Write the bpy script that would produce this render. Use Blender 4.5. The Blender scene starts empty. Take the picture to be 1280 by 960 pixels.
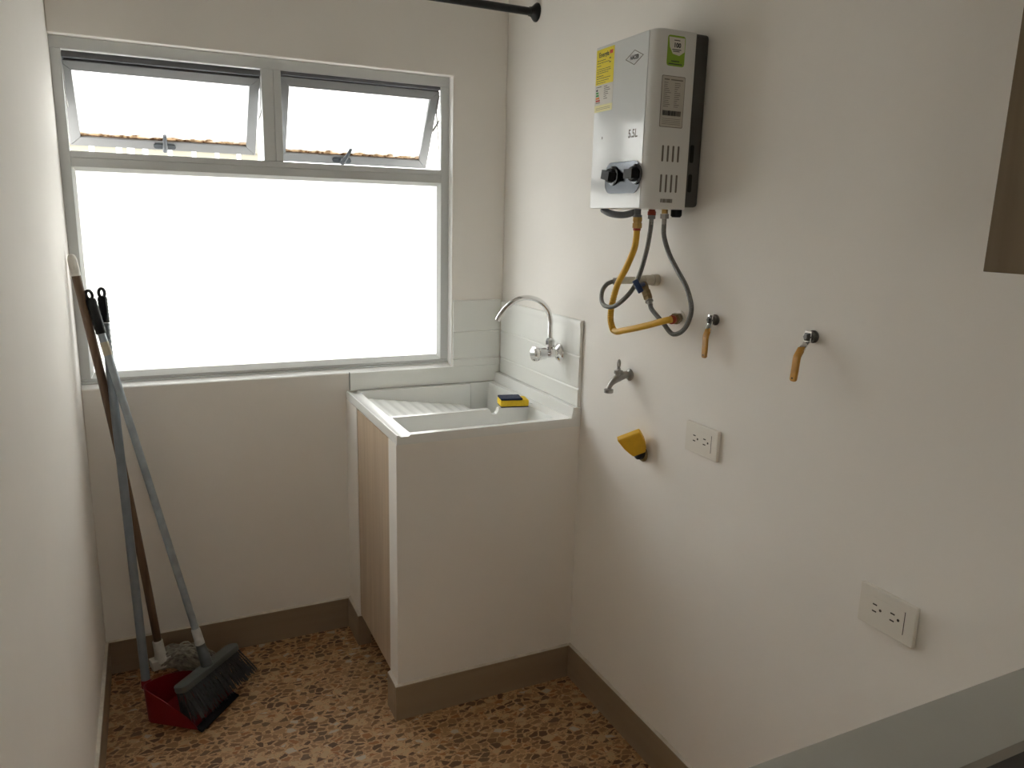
import bpy, bmesh, math, random
from mathutils import Vector, Matrix
PI = math.pi
random.seed(7)
scene = bpy.context.scene
COL = scene.collection

# ------------------------------------------------------------------ camera
cam_d = bpy.data.cameras.new('camera')
cam = bpy.data.objects.new('camera', cam_d); COL.objects.link(cam)
cam_d.sensor_fit = 'HORIZONTAL'; cam_d.sensor_width = 36.0
cam_d.lens = 36.0 * 952.2 / 1280.0
cam_d.clip_start = 0.02
cam.matrix_world = Matrix.Translation((-1.1968, -2.6024, 1.502)) @ Matrix((
    (0.904174552572741, 0.06822296987679376, -0.421679979203511),
    (-0.426453489531341, 0.2010474075946886, -0.8818828500237418),
    (0.024612999541417324, 0.9772029299386311, 0.2108758733773879))).to_4x4()
scene.camera = cam

# ------------------------------------------------------------------ world: overcast sky
w = bpy.data.worlds.new('overcast_sky'); scene.world = w; w.use_nodes = True
nt = w.node_tree; nt.nodes.clear()
tc = nt.nodes.new('ShaderNodeTexCoord'); sp = nt.nodes.new('ShaderNodeSeparateXYZ')
rp = nt.nodes.new('ShaderNodeValToRGB'); mr = nt.nodes.new('ShaderNodeMapRange')
bg = nt.nodes.new('ShaderNodeBackground'); wo = nt.nodes.new('ShaderNodeOutputWorld')
mr.inputs['From Min'].default_value = -1; mr.inputs['From Max'].default_value = 1
nt.links.new(tc.outputs['Generated'], sp.inputs[0]); nt.links.new(sp.outputs['Z'], mr.inputs['Value'])
nt.links.new(mr.outputs[0], rp.inputs[0]); nt.links.new(rp.outputs[0], bg.inputs[0]); nt.links.new(bg.outputs[0], wo.inputs[0])
rp.color_ramp.elements[0].position = 0.0; rp.color_ramp.elements[0].color = (0.36, 0.35, 0.33, 1)
e = rp.color_ramp.elements.new(0.48); e.color = (0.40, 0.39, 0.37, 1)
e = rp.color_ramp.elements.new(0.52); e.color = (0.80, 0.83, 0.86, 1)
rp.color_ramp.elements[-1].position = 1.0; rp.color_ramp.elements[-1].color = (1.0, 1.0, 1.0, 1)
SKY = 11.6
bg.inputs['Strength'].default_value = SKY

# ------------------------------------------------------------------ exposure
vs = scene.view_settings
vs.view_transform = 'Standard'; vs.look = 'None'; vs.gamma = 1.0; vs.exposure = 0.0; vs.use_curve_mapping = False
scene.cycles.max_bounces = 16; scene.cycles.diffuse_bounces = 10; scene.cycles.transmission_bounces = 8
scene.cycles.glossy_bounces = 6; scene.cycles.sample_clamp_indirect = 8

# added fill lamp, unseen, lifting the shadows from an invented room behind the camera
ld = bpy.data.lights.new('rear_fill_light', 'AREA'); ld.shape = 'RECTANGLE'; ld.size = 1.1; ld.size_y = 1.5
ld.energy = 4.5; ld.color = (1.0, 0.955, 0.89)
lo = bpy.data.objects.new('rear_fill_light', ld); COL.objects.link(lo); lo.location = (-0.75, -4.75, 1.45); lo.rotation_euler = (math.radians(90), 0, 0)

# second added fill lamp, shining in from the left through an invented opening
ld = bpy.data.lights.new('side_fill_light', 'AREA'); ld.shape = 'RECTANGLE'; ld.size = 0.8; ld.size_y = 1.6
ld.energy = 7.0; ld.color = (1.0, 0.95, 0.88)
lo = bpy.data.objects.new('side_fill_light', ld); COL.objects.link(lo); lo.location = (-2.0, -3.5, 1.25); lo.rotation_euler = (0, math.radians(-90), 0)

# ------------------------------------------------------------------ materials
MATS = {}
def mat(name, color, rough=0.5, metal=0.0, noise=None, bump=0.0, bscale=200.0, coat=0.0, vary=0.0, vscale=3.0, spec=None):
    if name in MATS: return MATS[name]
    m = bpy.data.materials.new(name); m.use_nodes = True; MATS[name] = m
    t = m.node_tree; b = t.nodes['Principled BSDF']
    b.inputs['Base Color'].default_value = (*color, 1); b.inputs['Roughness'].default_value = rough
    b.inputs['Metallic'].default_value = metal
    if coat: b.inputs['Coat Weight'].default_value = coat; b.inputs['Coat Roughness'].default_value = 0.08
    if spec is not None: b.inputs['Specular IOR Level'].default_value = spec
    tc = t.nodes.new('ShaderNodeTexCoord')
    if vary:
        n = t.nodes.new('ShaderNodeTexNoise'); n.inputs['Scale'].default_value = vscale; n.inputs['Detail'].default_value = 5
        t.links.new(tc.outputs['Object'], n.inputs['Vector'])
        r = t.nodes.new('ShaderNodeValToRGB')
        r.color_ramp.elements[0].position = 0.3; r.color_ramp.elements[1].position = 0.7
        r.color_ramp.elements[0].color = (*[max(0, c * (1 - vary)) for c in color], 1)
        r.color_ramp.elements[1].color = (*[min(1, c * (1 + vary)) for c in color], 1)
        t.links.new(n.outputs[0], r.inputs[0]); t.links.new(r.outputs[0], b.inputs['Base Color'])
    if bump:
        n2 = t.nodes.new('ShaderNodeTexNoise'); n2.inputs['Scale'].default_value = bscale; n2.inputs['Detail'].default_value = 3
        t.links.new(tc.outputs['Object'], n2.inputs['Vector'])
        bp = t.nodes.new('ShaderNodeBump'); bp.inputs['Strength'].default_value = bump; bp.inputs['Distance'].default_value = 0.002
        t.links.new(n2.outputs[0], bp.inputs['Height']); t.links.new(bp.outputs[0], b.inputs['Normal'])
    return m

M_wall = mat('white_plaster', (0.862, 0.837, 0.793), 0.75, vary=0.02, vscale=2.5, bump=0.15, bscale=60)
M_ceil = mat('ceiling_paint', (0.58, 0.57, 0.54), 0.8, vary=0.01, bump=0.1, bscale=60)
M_grout = mat('grout_cream', (0.66, 0.62, 0.54), 0.8, vary=0.12, vscale=30, bump=0.5, bscale=90)
M_alu = mat('white_painted_aluminium', (0.62, 0.64, 0.64), 0.38, vary=0.02, vscale=8)
M_bead_lit = mat('lit_glazing_bead_aluminium', (0.86, 0.89, 0.88), 0.35, vary=0.02, vscale=8)  # paler than the frame: light through the glass edge put into the colour
M_rubber = mat('black_rubber', (0.03, 0.033, 0.036), 0.55, vary=0.2, vscale=20)
M_darkalu = mat('dark_grey_profile', (0.14, 0.15, 0.165), 0.5, vary=0.2, vscale=14)
M_blackpl = mat('black_plastic', (0.009, 0.010, 0.011), 0.5, spec=0.25, vary=0.15, vscale=30)
M_handle = mat('dark_grey_handle', (0.035, 0.045, 0.055), 0.4, vary=0.15, vscale=30)
M_marble = mat('white_polymarble', (0.84, 0.85, 0.83), 0.22, vary=0.015, vscale=6, coat=0.3)
M_splash = mat('white_splash_panel', (0.82, 0.83, 0.80), 0.28, vary=0.012, vscale=5)
M_chrome = mat('chrome', (0.82, 0.82, 0.82), 0.09, 1.0, vary=0.03, vscale=10)
M_nickel = mat('dull_nickel', (0.33, 0.32, 0.30), 0.32, 1.0, vary=0.12, vscale=60)
M_brass = mat('brass_fitting', (0.50, 0.33, 0.12), 0.35, 1.0, vary=0.15, vscale=60)
M_dbrass = mat('tarnished_brass', (0.27, 0.20, 0.11), 0.42, 1.0, vary=0.2, vscale=50)
M_yhose = mat('yellow_gas_hose_coat', (0.72, 0.42, 0.035), 0.42, vary=0.08, vscale=40)
M_ghose = mat('braided_steel_hose', (0.19, 0.19, 0.18), 0.5, 0.6, vary=0.2, vscale=300, bump=0.8, bscale=500)
M_red = mat('red_sleeve', (0.35, 0.05, 0.02), 0.5, vary=0.2, vscale=60)
M_pvc = mat('cream_pvc', (0.62, 0.58, 0.48), 0.45, vary=0.05, vscale=30)
M_white = mat('white_enamel', (0.74, 0.77, 0.78), 0.16, vary=0.01, vscale=4, coat=0.5)
M_whside = mat('white_enamel_side', (0.74, 0.75, 0.74), 0.30, vary=0.01, vscale=4)
M_steel = mat('galvanised_back_plate', (0.085, 0.085, 0.08), 0.5, 0.3, vary=0.1, vscale=12)
M_black = mat('black_gap', (0.006, 0.006, 0.006), 0.7, vary=0.1)
M_chmpl = mat('smoked_chrome_plate', (0.13, 0.14, 0.155), 0.16, 1.0, vary=0.05, vscale=20)
M_navy = mat('navy_scourer', (0.02, 0.03, 0.07), 0.95, vary=0.25, vscale=200, bump=1.0, bscale=700)
M_sponge = mat('yellow_sponge', (0.80, 0.55, 0.03), 0.9, vary=0.1, vscale=150, bump=1.0, bscale=400)
M_blue = mat('blue_valve_handle', (0.012, 0.035, 0.12), 0.4, vary=0.1, vscale=40)
M_yvin = mat('yellow_vinyl_sleeve', (0.50, 0.25, 0.035), 0.4, vary=0.15, vscale=70)
M_ycap = mat('yellow_plastic_cap', (0.74, 0.43, 0.02), 0.45, vary=0.06, vscale=40)
M_outlet = mat('white_outlet_plastic', (0.80, 0.77, 0.70), 0.35, vary=0.01, vscale=10)
M_slot = mat('dark_socket_slot', (0.05, 0.045, 0.035), 0.6, vary=0.1)
M_rod = mat('black_rod_metal', (0.012, 0.013, 0.014), 0.35, 0.2, vary=0.1, vscale=20)
M_gtube = mat('grey_painted_tube', (0.20, 0.23, 0.26), 0.4, 0.2, vary=0.1, vscale=25)
M_ltube = mat('light_grey_tube', (0.30, 0.34, 0.37), 0.38, 0.3, vary=0.16, vscale=25)
M_tape = mat('beige_tape', (0.42, 0.38, 0.28), 0.6, vary=0.08, vscale=60)
M_wpl = mat('white_mop_plastic', (0.68, 0.66, 0.60), 0.5, vary=0.12, vscale=50)
M_wferr = mat('pale_grey_ferrule', (0.50, 0.52, 0.52), 0.5, vary=0.15, vscale=60)
M_yarn = mat('grey_mop_yarn', (0.36, 0.34, 0.29), 0.95, vary=0.45, vscale=60, bump=0.8, bscale=500)
M_redpl = mat('red_dustpan_plastic', (0.21, 0.006, 0.011), 0.33, vary=0.06, vscale=20)
M_brist = mat('dark_grey_bristles', (0.05, 0.055, 0.06), 0.55, vary=0.3, vscale=100)
M_block = mat('grey_broom_block', (0.075, 0.085, 0.085), 0.45, vary=0.12, vscale=30)
M_counter = mat('grey_white_countertop', (0.47, 0.47, 0.43), 0.42, vary=0.02, vscale=5, bump=0.1, bscale=300)
M_cabw = mat('white_melamine', (0.72, 0.70, 0.65), 0.5, vary=0.01)
M_glassblk = mat('black_cooktop_glass', (0.008, 0.008, 0.009), 0.08, vary=0.05)
M_beige = mat('beige_fence_paint', (0.17, 0.16, 0.12), 0.7, vary=0.05, vscale=6)
M_stucco = mat('white_stucco', (0.82, 0.81, 0.78), 0.9, vary=0.08, vscale=20, bump=1.0, bscale=40)
M_conc = mat('grey_concrete', (0.42, 0.41, 0.39), 0.85, vary=0.1, vscale=3, bump=0.4, bscale=30)
M_lyel = mat('label_yellow', (0.86, 0.72, 0.03), 0.45, vary=0.02)
M_lpale = mat('label_pale_yellow', (0.85, 0.80, 0.42), 0.45, vary=0.02)
M_lwhite = mat('label_white', (0.72, 0.70, 0.63), 0.45, vary=0.02)
M_lgrey = mat('label_grey', (0.52, 0.50, 0.45), 0.4, vary=0.03)
M_lgreen = mat('label_green', (0.24, 0.42, 0.03), 0.45, vary=0.04)
M_ink = mat('ink_black', (0.03, 0.03, 0.03), 0.5, vary=0.05)
M_inkg = mat('ink_grey', (0.16, 0.15, 0.13), 0.5, vary=0.05)
M_inkr = mat('ink_red', (0.55, 0.05, 0.02), 0.5, vary=0.05)
M_inkgr = mat('ink_green', (0.04, 0.28, 0.05), 0.5, vary=0.05)
M_inko = mat('ink_orange', (0.75, 0.22, 0.02), 0.5, vary=0.05)

def wood(name, c0, c1, scale=1.0, axis='Z', rough=0.5):
    m = bpy.data.materials.new(name); m.use_nodes = True
    t = m.node_tree; b = t.nodes['Principled BSDF']; b.inputs['Roughness'].default_value = rough
    tc = t.nodes.new('ShaderNodeTexCoord'); mp = t.nodes.new('ShaderNodeMapping')
    s = [38 * scale] * 3; s['XYZ'.index(axis)] = 1.6 * scale
    mp.inputs['Scale'].default_value = s
    n = t.nodes.new('ShaderNodeTexNoise'); n.inputs['Scale'].default_value = 1.0; n.inputs['Detail'].default_value = 6; n.inputs['Distortion'].default_value = 0.6
    r = t.nodes.new('ShaderNodeValToRGB'); r.color_ramp.elements[0].position = 0.32; r.color_ramp.elements[1].position = 0.68
    r.color_ramp.elements[0].color = (*c0, 1); r.color_ramp.elements[1].color = (*c1, 1)
    t.links.new(tc.outputs['Object'], mp.inputs[0]); t.links.new(mp.outputs[0], n.inputs[0]); t.links.new(n.outputs[0], r.inputs[0])
    t.links.new(r.outputs[0], b.inputs['Base Color'])
    return m
M_door = wood('light_oak_laminate', (0.46, 0.35, 0.245), (0.58, 0.46, 0.335), 0.8)
M_upcab = wood('brown_oak_laminate', (0.15, 0.105, 0.055), (0.21, 0.15, 0.085), 0.6)
M_stick = wood('dark_brown_wood_stick', (0.085, 0.047, 0.026), (0.165, 0.10, 0.055), 2.0)
M_tile = wood('brown_wood_look_tile', (0.27, 0.20, 0.13), (0.36, 0.28, 0.19), 0.22, 'X')
M_tiley = wood('brown_wood_look_tile_y', (0.27, 0.20, 0.13), (0.36, 0.28, 0.19), 0.22, 'Y')

def terrazzo():
    m = bpy.data.materials.new('brown_terrazzo'); m.use_nodes = True
    t = m.node_tree; b = t.nodes['Principled BSDF']; b.inputs['Roughness'].default_value = 0.42
    N = t.nodes.new; Lk = t.links.new
    tc = N('ShaderNodeTexCoord')
    ns = N('ShaderNodeTexNoise'); ns.inputs['Scale'].default_value = 35; ns.inputs['Detail'].default_value = 2
    Lk(tc.outputs['Object'], ns.inputs['Vector'])
    add = N('ShaderNodeVectorMath'); add.operation = 'MULTIPLY_ADD'; add.inputs[1].default_value = (0.012,) * 3
    Lk(ns.outputs['Color'], add.inputs[0]); Lk(tc.outputs['Object'], add.inputs[2])
    def layer(scale, off):
        mp = N('ShaderNodeMapping'); mp.inputs['Location'].default_value = (off, off * 0.7, 0); mp.inputs['Rotation'].default_value = (0, 0, off)
        mp.inputs['Scale'].default_value = (1, 1.5, 1)
        Lk(add.outputs[0], mp.inputs[0])
        v = N('ShaderNodeTexVoronoi'); v.voronoi_dimensions = '2D'; v.inputs['Scale'].default_value = scale
        d = N('ShaderNodeTexVoronoi'); d.voronoi_dimensions = '2D'; d.feature = 'DISTANCE_TO_EDGE'; d.inputs['Scale'].default_value = scale
        Lk(mp.outputs[0], v.inputs['Vector']); Lk(mp.outputs[0], d.inputs['Vector'])
        s = N('ShaderNodeSeparateColor'); Lk(v.outputs['Color'], s.inputs[0])
        # chip where distance to edge > threshold that differs per cell
        th = N('ShaderNodeMapRange'); th.inputs['To Min'].default_value = 0.05; th.inputs['To Max'].default_value = 0.27
        Lk(s.outputs[1], th.inputs['Value'])
        gt = N('ShaderNodeMath'); gt.operation = 'GREATER_THAN'; Lk(d.outputs['Distance'], gt.inputs[0]); Lk(th.outputs[0], gt.inputs[1])
        r = N('ShaderNodeValToRGB'); r.color_ramp.interpolation = 'CONSTANT'
        cols = [(0.0, (0.115, 0.055, 0.024)), (0.16, (0.21, 0.105, 0.045)), (0.34, (0.30, 0.165, 0.075)), (0.50, (0.155, 0.085, 0.04)), (0.62, (0.40, 0.235, 0.11)), (0.74, (0.52, 0.35, 0.19)), (0.88, (0.34, 0.145, 0.05)), (0.955, (0.52, 0.44, 0.33))]
        r.color_ramp.elements[0].color = (*cols[0][1], 1); r.color_ramp.elements[0].position = 0
        r.color_ramp.elements[1].position = cols[1][0]; r.color_ramp.elements[1].color = (*cols[1][1], 1)
        for ps, c in cols[2:]:
            e = r.color_ramp.elements.new(ps); e.color = (*c, 1)
        Lk(s.outputs[0], r.inputs[0])
        return gt, r
    g1, c1 = layer(37, 0.3); g2, c2 = layer(92, 1.1)
    base = N('ShaderNodeValToRGB'); base.color_ramp.elements[0].color = (0.46, 0.27, 0.13, 1); base.color_ramp.elements[1].color = (0.68, 0.43, 0.23, 1)
    Lk(ns.outputs[0], base.inputs[0])
    m2 = N('ShaderNodeMix'); m2.data_type = 'RGBA'; f2 = N('ShaderNodeMath'); f2.operation = 'MULTIPLY'; f2.inputs[1].default_value = 0.62
    Lk(g2.outputs[0], f2.inputs[0]); Lk(f2.outputs[0], m2.inputs['Factor']); Lk(base.outputs[0], m2.inputs['A']); Lk(c2.outputs[0], m2.inputs['B'])
    m1 = N('ShaderNodeMix'); m1.data_type = 'RGBA'
    Lk(g1.outputs[0], m1.inputs['Factor']); Lk(m2.outputs['Result'], m1.inputs['A']); Lk(c1.outputs[0], m1.inputs['B'])
    Lk(m1.outputs['Result'], b.inputs['Base Color'])
    return m
M_terr = terrazzo()

FROST_ROUGH = 0.60; FROST_DIFF = 0.15
def frosted(name, rust=False):
    m = bpy.data.materials.new(name); m.use_nodes = True
    t = m.node_tree; N = t.nodes.new; Lk = t.links.new
    t.nodes.remove(t.nodes['Principled BSDF']); out = t.nodes['Material Output']
    tl = N('ShaderNodeBsdfTranslucent'); tl.inputs[0].default_value = (0.93, 0.94, 0.93, 1)
    gs = N('ShaderNodeBsdfRefraction'); gs.inputs['Color'].default_value = (0.98, 0.98, 0.97, 1); gs.inputs['Roughness'].default_value = FROST_ROUGH; gs.inputs['IOR'].default_value = 1.45
    tr = N('ShaderNodeMixShader'); tr.inputs[0].default_value = FROST_DIFF; Lk(gs.outputs[0], tr.inputs[1]); Lk(tl.outputs[0], tr.inputs[2])
    gl = N('ShaderNodeBsdfGlossy'); gl.inputs[0].default_value = (1, 1, 1, 1); gl.inputs['Roughness'].default_value = 0.25
    df = N('ShaderNodeBsdfDiffuse'); df.inputs[0].default_value = (0.5, 0.5, 0.5, 1)
    mx = N('ShaderNodeMixShader'); mx.inputs[0].default_value = 0.04
    mx2 = N('ShaderNodeMixShader'); mx2.inputs[0].default_value = 0.06
    Lk(tr.outputs[0], mx2.inputs[1]); Lk(df.outputs[0], mx2.inputs[2])
    Lk(mx2.outputs[0], mx.inputs[1]); Lk(gl.outputs[0], mx.inputs[2])
    if rust:
        tc = N('ShaderNodeTexCoord'); s = N('ShaderNodeSeparateXYZ'); Lk(tc.outputs['Object'], s.inputs[0])
        mp = N('ShaderNodeMapping'); mp.inputs['Scale'].default_value = (1, 1, 3); Lk(tc.outputs['Object'], mp.inputs[0])
        n = N('ShaderNodeTexNoise'); n.inputs['Scale'].default_value = 28; n.inputs['Detail'].default_value = 6; Lk(mp.outputs[0], n.inputs[0])
        a = N('ShaderNodeMath'); a.operation = 'MULTIPLY_ADD'; a.inputs[1].default_value = -0.035; Lk(n.outputs[0], a.inputs[0]); Lk(s.outputs['Z'], a.inputs[2])
        r = N('ShaderNodeMapRange'); r.inputs['From Min'].default_value = -0.2715; r.inputs['From Max'].default_value = -0.2640
        r.inputs['To Min'].default_value = 1; r.inputs['To Max'].default_value = 0; Lk(a.outputs[0], r.inputs['Value'])
        rd = N('ShaderNodeBsdfDiffuse'); rr = N('ShaderNodeValToRGB'); rr.color_ramp.elements[0].color = (0.12, 0.06, 0.02, 1); rr.color_ramp.elements[1].color = (0.62, 0.50, 0.36, 1)
        rr.color_ramp.elements[0].position = 0.35; rr.color_ramp.elements[1].position = 0.6
        n3 = N('ShaderNodeTexNoise'); n3.inputs['Scale'].default_value = 60; Lk(tc.outputs['Object'], n3.inputs[0]); Lk(n3.outputs[0], rr.inputs[0])
        rt = N('ShaderNodeBsdfTranslucent'); Lk(rr.outputs[0], rt.inputs[0]); Lk(rr.outputs[0], rd.inputs[0])
        rm = N('ShaderNodeMixShader'); rm.inputs[0].default_value = 0.5; Lk(rd.outputs[0], rm.inputs[1]); Lk(rt.outputs[0], rm.inputs[2])
        fm = N('ShaderNodeMixShader'); Lk(r.outputs[0], fm.inputs[0]); Lk(mx.outputs[0], fm.inputs[1]); Lk(rm.outputs[0], fm.inputs[2])
        Lk(fm.outputs[0], out.inputs[0])
    else:
        Lk(mx.outputs[0], out.inputs[0])
    return m
M_frost = frosted('frosted_glass'); M_frostr = frosted('frosted_glass_with_rust_line', True)

# ------------------------------------------------------------------ helpers
def tag(o, label=None, cat=None, group=None, kind=None):
    if label: o['label'] = label
    if cat: o['category'] = cat
    if group: o['group'] = group
    if kind: o['kind'] = kind
    return o
def empty(name, loc, rot=None):
    o = bpy.data.objects.new(name, None); COL.objects.link(o); o.location = loc; o.empty_display_size = 0.05
    if rot: o.rotation_euler = rot
    return o
def obj(name, bm, m, parent=None, smooth=False, bevel=0.0, local=False, segs=2, kind=None, label=None):
    """world-coordinate bmesh -> ONE mesh object (local=True: coordinates are already those of the parent)"""
    bmesh.ops.recalc_face_normals(bm, faces=bm.faces)
    me = bpy.data.meshes.new(name); bm.to_mesh(me); bm.free()
    me.materials.append(m)
    if smooth:
        for p in me.polygons: p.use_smooth = True
        try: me.set_sharp_from_angle(angle=math.radians(40))
        except Exception: pass
    o = bpy.data.objects.new(name, me); COL.objects.link(o)
    if parent is not None:
        o.parent = parent
        if not local:
            q = parent; mw = Matrix.Identity(4)
            chain = []
            while q is not None: chain.append(q); q = q.parent
            for q in reversed(chain): mw = mw @ q.matrix_parent_inverse @ q.matrix_basis
            o.matrix_parent_inverse = mw.inverted()
    if bevel:
        b = o.modifiers.new('bevel', 'BEVEL'); b.width = bevel; b.segments = segs; b.limit_method = 'ANGLE'; b.angle_limit = math.radians(40)
        b.harden_normals = False
        for p in me.polygons: p.use_smooth = True
        try: me.set_sharp_from_angle(angle=math.radians(180))
        except Exception: pass
        wn = o.modifiers.new('wn', 'WEIGHTED_NORMAL'); wn.keep_sharp = True
    if kind: o['kind'] = kind
    if label: o['label'] = label
    return o
def box(bm, x0, x1, y0, y1, z0, z1):
    v = [bm.verts.new((x, y, z)) for x in (x0, x1) for y in (y0, y1) for z in (z0, z1)]
    for f in ((0, 1, 3, 2), (4, 6, 7, 5), (0, 4, 5, 1), (2, 3, 7, 6), (0, 2, 6, 4), (1, 5, 7, 3)):
        bm.faces.new([v[i] for i in f])
    return v
def BX(*a):
    bm = bmesh.new(); box(bm, *a); return bm
def frame_of(d):
    d = Vector(d).normalized(); up = Vector((0, 0, 1)) if abs(d.z) < 0.95 else Vector((0, 1, 0))
    a = d.cross(up).normalized(); return a, d.cross(a).normalized()
def obox(bm, c, ax, ay, az, sx, sy, sz):
    """box centred at c with unit axes ax, ay, az and half sizes"""
    c = Vector(c); ax = Vector(ax).normalized(); ay = Vector(ay).normalized(); az = Vector(az).normalized()
    v = [bm.verts.new(c + ax * (sx * i) + ay * (sy * j) + az * (sz * k)) for i in (-1, 1) for j in (-1, 1) for k in (-1, 1)]
    for f in ((0, 1, 3, 2), (4, 6, 7, 5), (0, 4, 5, 1), (2, 3, 7, 6), (0, 2, 6, 4), (1, 5, 7, 3)): bm.faces.new([v[i] for i in f])
def spline(pts, n=8):
    P = [Vector(p) for p in pts]; out = []
    for i in range(len(P) - 1):
        p0 = P[max(i - 1, 0)]; p1 = P[i]; p2 = P[i + 1]; p3 = P[min(i + 2, len(P) - 1)]
        for k in range(n):
            t = k / n
            out.append(0.5 * ((2 * p1) + (-p0 + p2) * t + (2 * p0 - 5 * p1 + 4 * p2 - p3) * t * t + (-p0 + 3 * p1 - 3 * p2 + p3) * t ** 3))
    out.append(P[-1]); return out
def tube(bm, pts, r, seg=12, caps=True):
    pts = [Vector(p) for p in pts]; n = len(pts); rings = []
    rr = r if callable(r) else (lambda i: r[i] if isinstance(r, (list, tuple)) else r)
    a = None
    for i, p in enumerate(pts):
        d = (pts[min(i + 1, n - 1)] - pts[max(i - 1, 0)])
        if d.length < 1e-9: d = Vector((0, 0, 1))
        d.normalize()
        if a is None: a, b = frame_of(d)
        else:
            a = (a - d * a.dot(d)).normalized(); b = d.cross(a).normalized()
        rings.append([bm.verts.new(p + (a * math.cos(2 * PI * k / seg) + b * math.sin(2 * PI * k / seg)) * rr(i)) for k in range(seg)])
    for i in range(n - 1):
        for k in range(seg):
            bm.faces.new((rings[i][k], rings[i][(k + 1) % seg], rings[i + 1][(k + 1) % seg], rings[i + 1][k]))
    if caps:
        bm.faces.new(list(reversed(rings[0]))); bm.faces.new(rings[-1])
def lathe(bm, p0, d, prof, seg=24):
    """profile [(t along d, radius)] from p0"""
    d = Vector(d).normalized(); p0 = Vector(p0); a, b = frame_of(d); rings = []
    for t, r in prof:
        c = p0 + d * t
        rings.append([bm.verts.new(c + (a * math.cos(2 * PI * k / seg) + b * math.sin(2 * PI * k / seg)) * max(r, 1e-5)) for k in range(seg)])
    for i in range(len(prof) - 1):
        for k in range(seg):
            bm.faces.new((rings[i][k], rings[i][(k + 1) % seg], rings[i + 1][(k + 1) % seg], rings[i + 1][k]))
    bm.faces.new(list(reversed(rings[0]))); bm.faces.new(rings[-1])
def T(pts, r, seg=12):
    bm = bmesh.new(); tube(bm, pts, r, seg); return bm
def LT(p0, d, prof, seg=24):
    bm = bmesh.new(); lathe(bm, p0, d, prof, seg); return bm
def prism(bm, poly, o, u, v, n, t):
    """polygon in plane (o,u,v) extruded by t along n"""
    o = Vector(o); u = Vector(u); v = Vector(v); n = Vector(n)
    A = [bm.verts.new(o + u * a + v * b) for a, b in poly]; B = [bm.verts.new(o + u * a + v * b + n * t) for a, b in poly]
    k = len(poly); bm.faces.new(A); bm.faces.new(list(reversed(B)))
    for i in range(k): bm.faces.new((A[i], A[(i + 1) % k], B[(i + 1) % k], B[i]))
def rrect(cx, cy, w, h, r, n=5):
    out = []
    for sx, sy, a0 in ((1, 1, 0), (-1, 1, 90), (-1, -1, 180), (1, -1, 270)):
        for k in range(n + 1):
            a = math.radians(a0 + 90 * k / n); out.append((cx + sx * (w / 2 - r) + r * math.cos(a), cy + sy * (h / 2 - r) + r * math.sin(a)))
    return out
def text(name, s, size, o, u, v, m, parent, thick=0.0002, align='CENTER', xs=1.0, offset=0.0):
    """flat printed lettering lying in plane (u,v) through o"""
    c = bpy.data.curves.new(name, 'FONT'); c.body = s; c.size = size; c.align_x = align; c.align_y = 'CENTER'; c.extrude = thick; c.offset = offset
    t = bpy.data.objects.new(name, c); COL.objects.link(t)
    dg = bpy.context.evaluated_depsgraph_get()
    me = bpy.data.meshes.new_from_object(t.evaluated_get(dg)); bpy.data.objects.remove(t)
    u = Vector(u); v = Vector(v); n = u.cross(v); o = Vector(o)
    for vt in me.vertices: vt.co = o + u * vt.co.x * xs + v * vt.co.y + n * vt.co.z
    bm = bmesh.new(); bm.from_mesh(me)
    return obj(name, bm, m, parent)
def struct(name, bm, m, parent=None, **k):
    o = obj(name, bm, m, parent, **k)
    if parent is None: o['kind'] = 'structure'
    return o

# ================================================================== ROOM SHELL
LX = -1.4066; YB = -4.3; ZC = 2.42; OZ0, OZ1, OX1 = 0.962, 1.978, -0.2045
struct('floor', BX(LX - 0.1, 0.1, YB - 0.1, 0.12, -0.1, 0.0), M_terr)
struct('ceiling', BX(LX - 0.1, 0.1, YB - 0.1, 0.12, ZC, ZC + 0.1), M_ceil)
bm = bmesh.new(); box(bm, LX - 0.1, LX, -3.0, 0.12, 0.0, ZC); box(bm, LX - 0.1, LX, YB, -3.95, 0.0, ZC); box(bm, LX - 0.1, LX, -3.95, -3.0, 2.1, ZC)  # opening out of view, added to let the side fill lamp in
struct('wall_left', bm, M_wall)
bm = bmesh.new(); box(bm, -2.4, -2.3, YB, -2.8, 0.0, ZC); box(bm, -2.3, LX - 0.1, -2.9, -2.8, 0.0, ZC)  # unseen shell (walls, floor, ceiling) added to enclose the side fill lamp
struct('wall_side_fill_shell', bm, M_wall)
struct('floor_side_fill_shell', BX(-2.4, LX - 0.1, YB - 0.1, -2.8, -0.1, 0.0), M_conc)
struct('ceiling_side_fill_shell', BX(-2.4, LX - 0.1, YB, -2.8, ZC, ZC + 0.1), M_ceil)
struct('wall_right', BX(0.0, 0.1, YB, 0.12, 0.0, ZC), M_wall)
bm = bmesh.new(); box(bm, LX - 0.1, -1.25, YB - 0.1, YB, 0.0, ZC); box(bm, -0.25, 0.1, YB - 0.1, YB, 0.0, ZC); box(bm, -1.25, -0.25, YB - 0.1, YB, 2.1, ZC)
struct('wall_front', bm, M_wall)   # its unseen doorway is added to let the rear fill lamp in
bm = bmesh.new()   # unseen shell added round the rear fill lamp, shutting out the sky
box(bm, -2.6, -2.5, -6.6, YB - 0.1, -0.1, 2.6); box(bm, 1.1, 1.2, -6.6, YB - 0.1, -0.1, 2.6); box(bm, -2.6, 1.2, -6.7, -6.6, -0.1, 2.6)
box(bm, -2.6, LX - 0.1, YB - 0.1, YB, -0.1, 2.6); box(bm, 0.1, 1.2, YB - 0.1, YB, -0.1, 2.6)
struct('wall_rear_fill_shell', bm, M_wall)
struct('floor_rear_fill_shell', BX(-2.5, 1.1, -6.6, YB - 0.1, -0.1, 0.0), M_conc)
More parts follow.
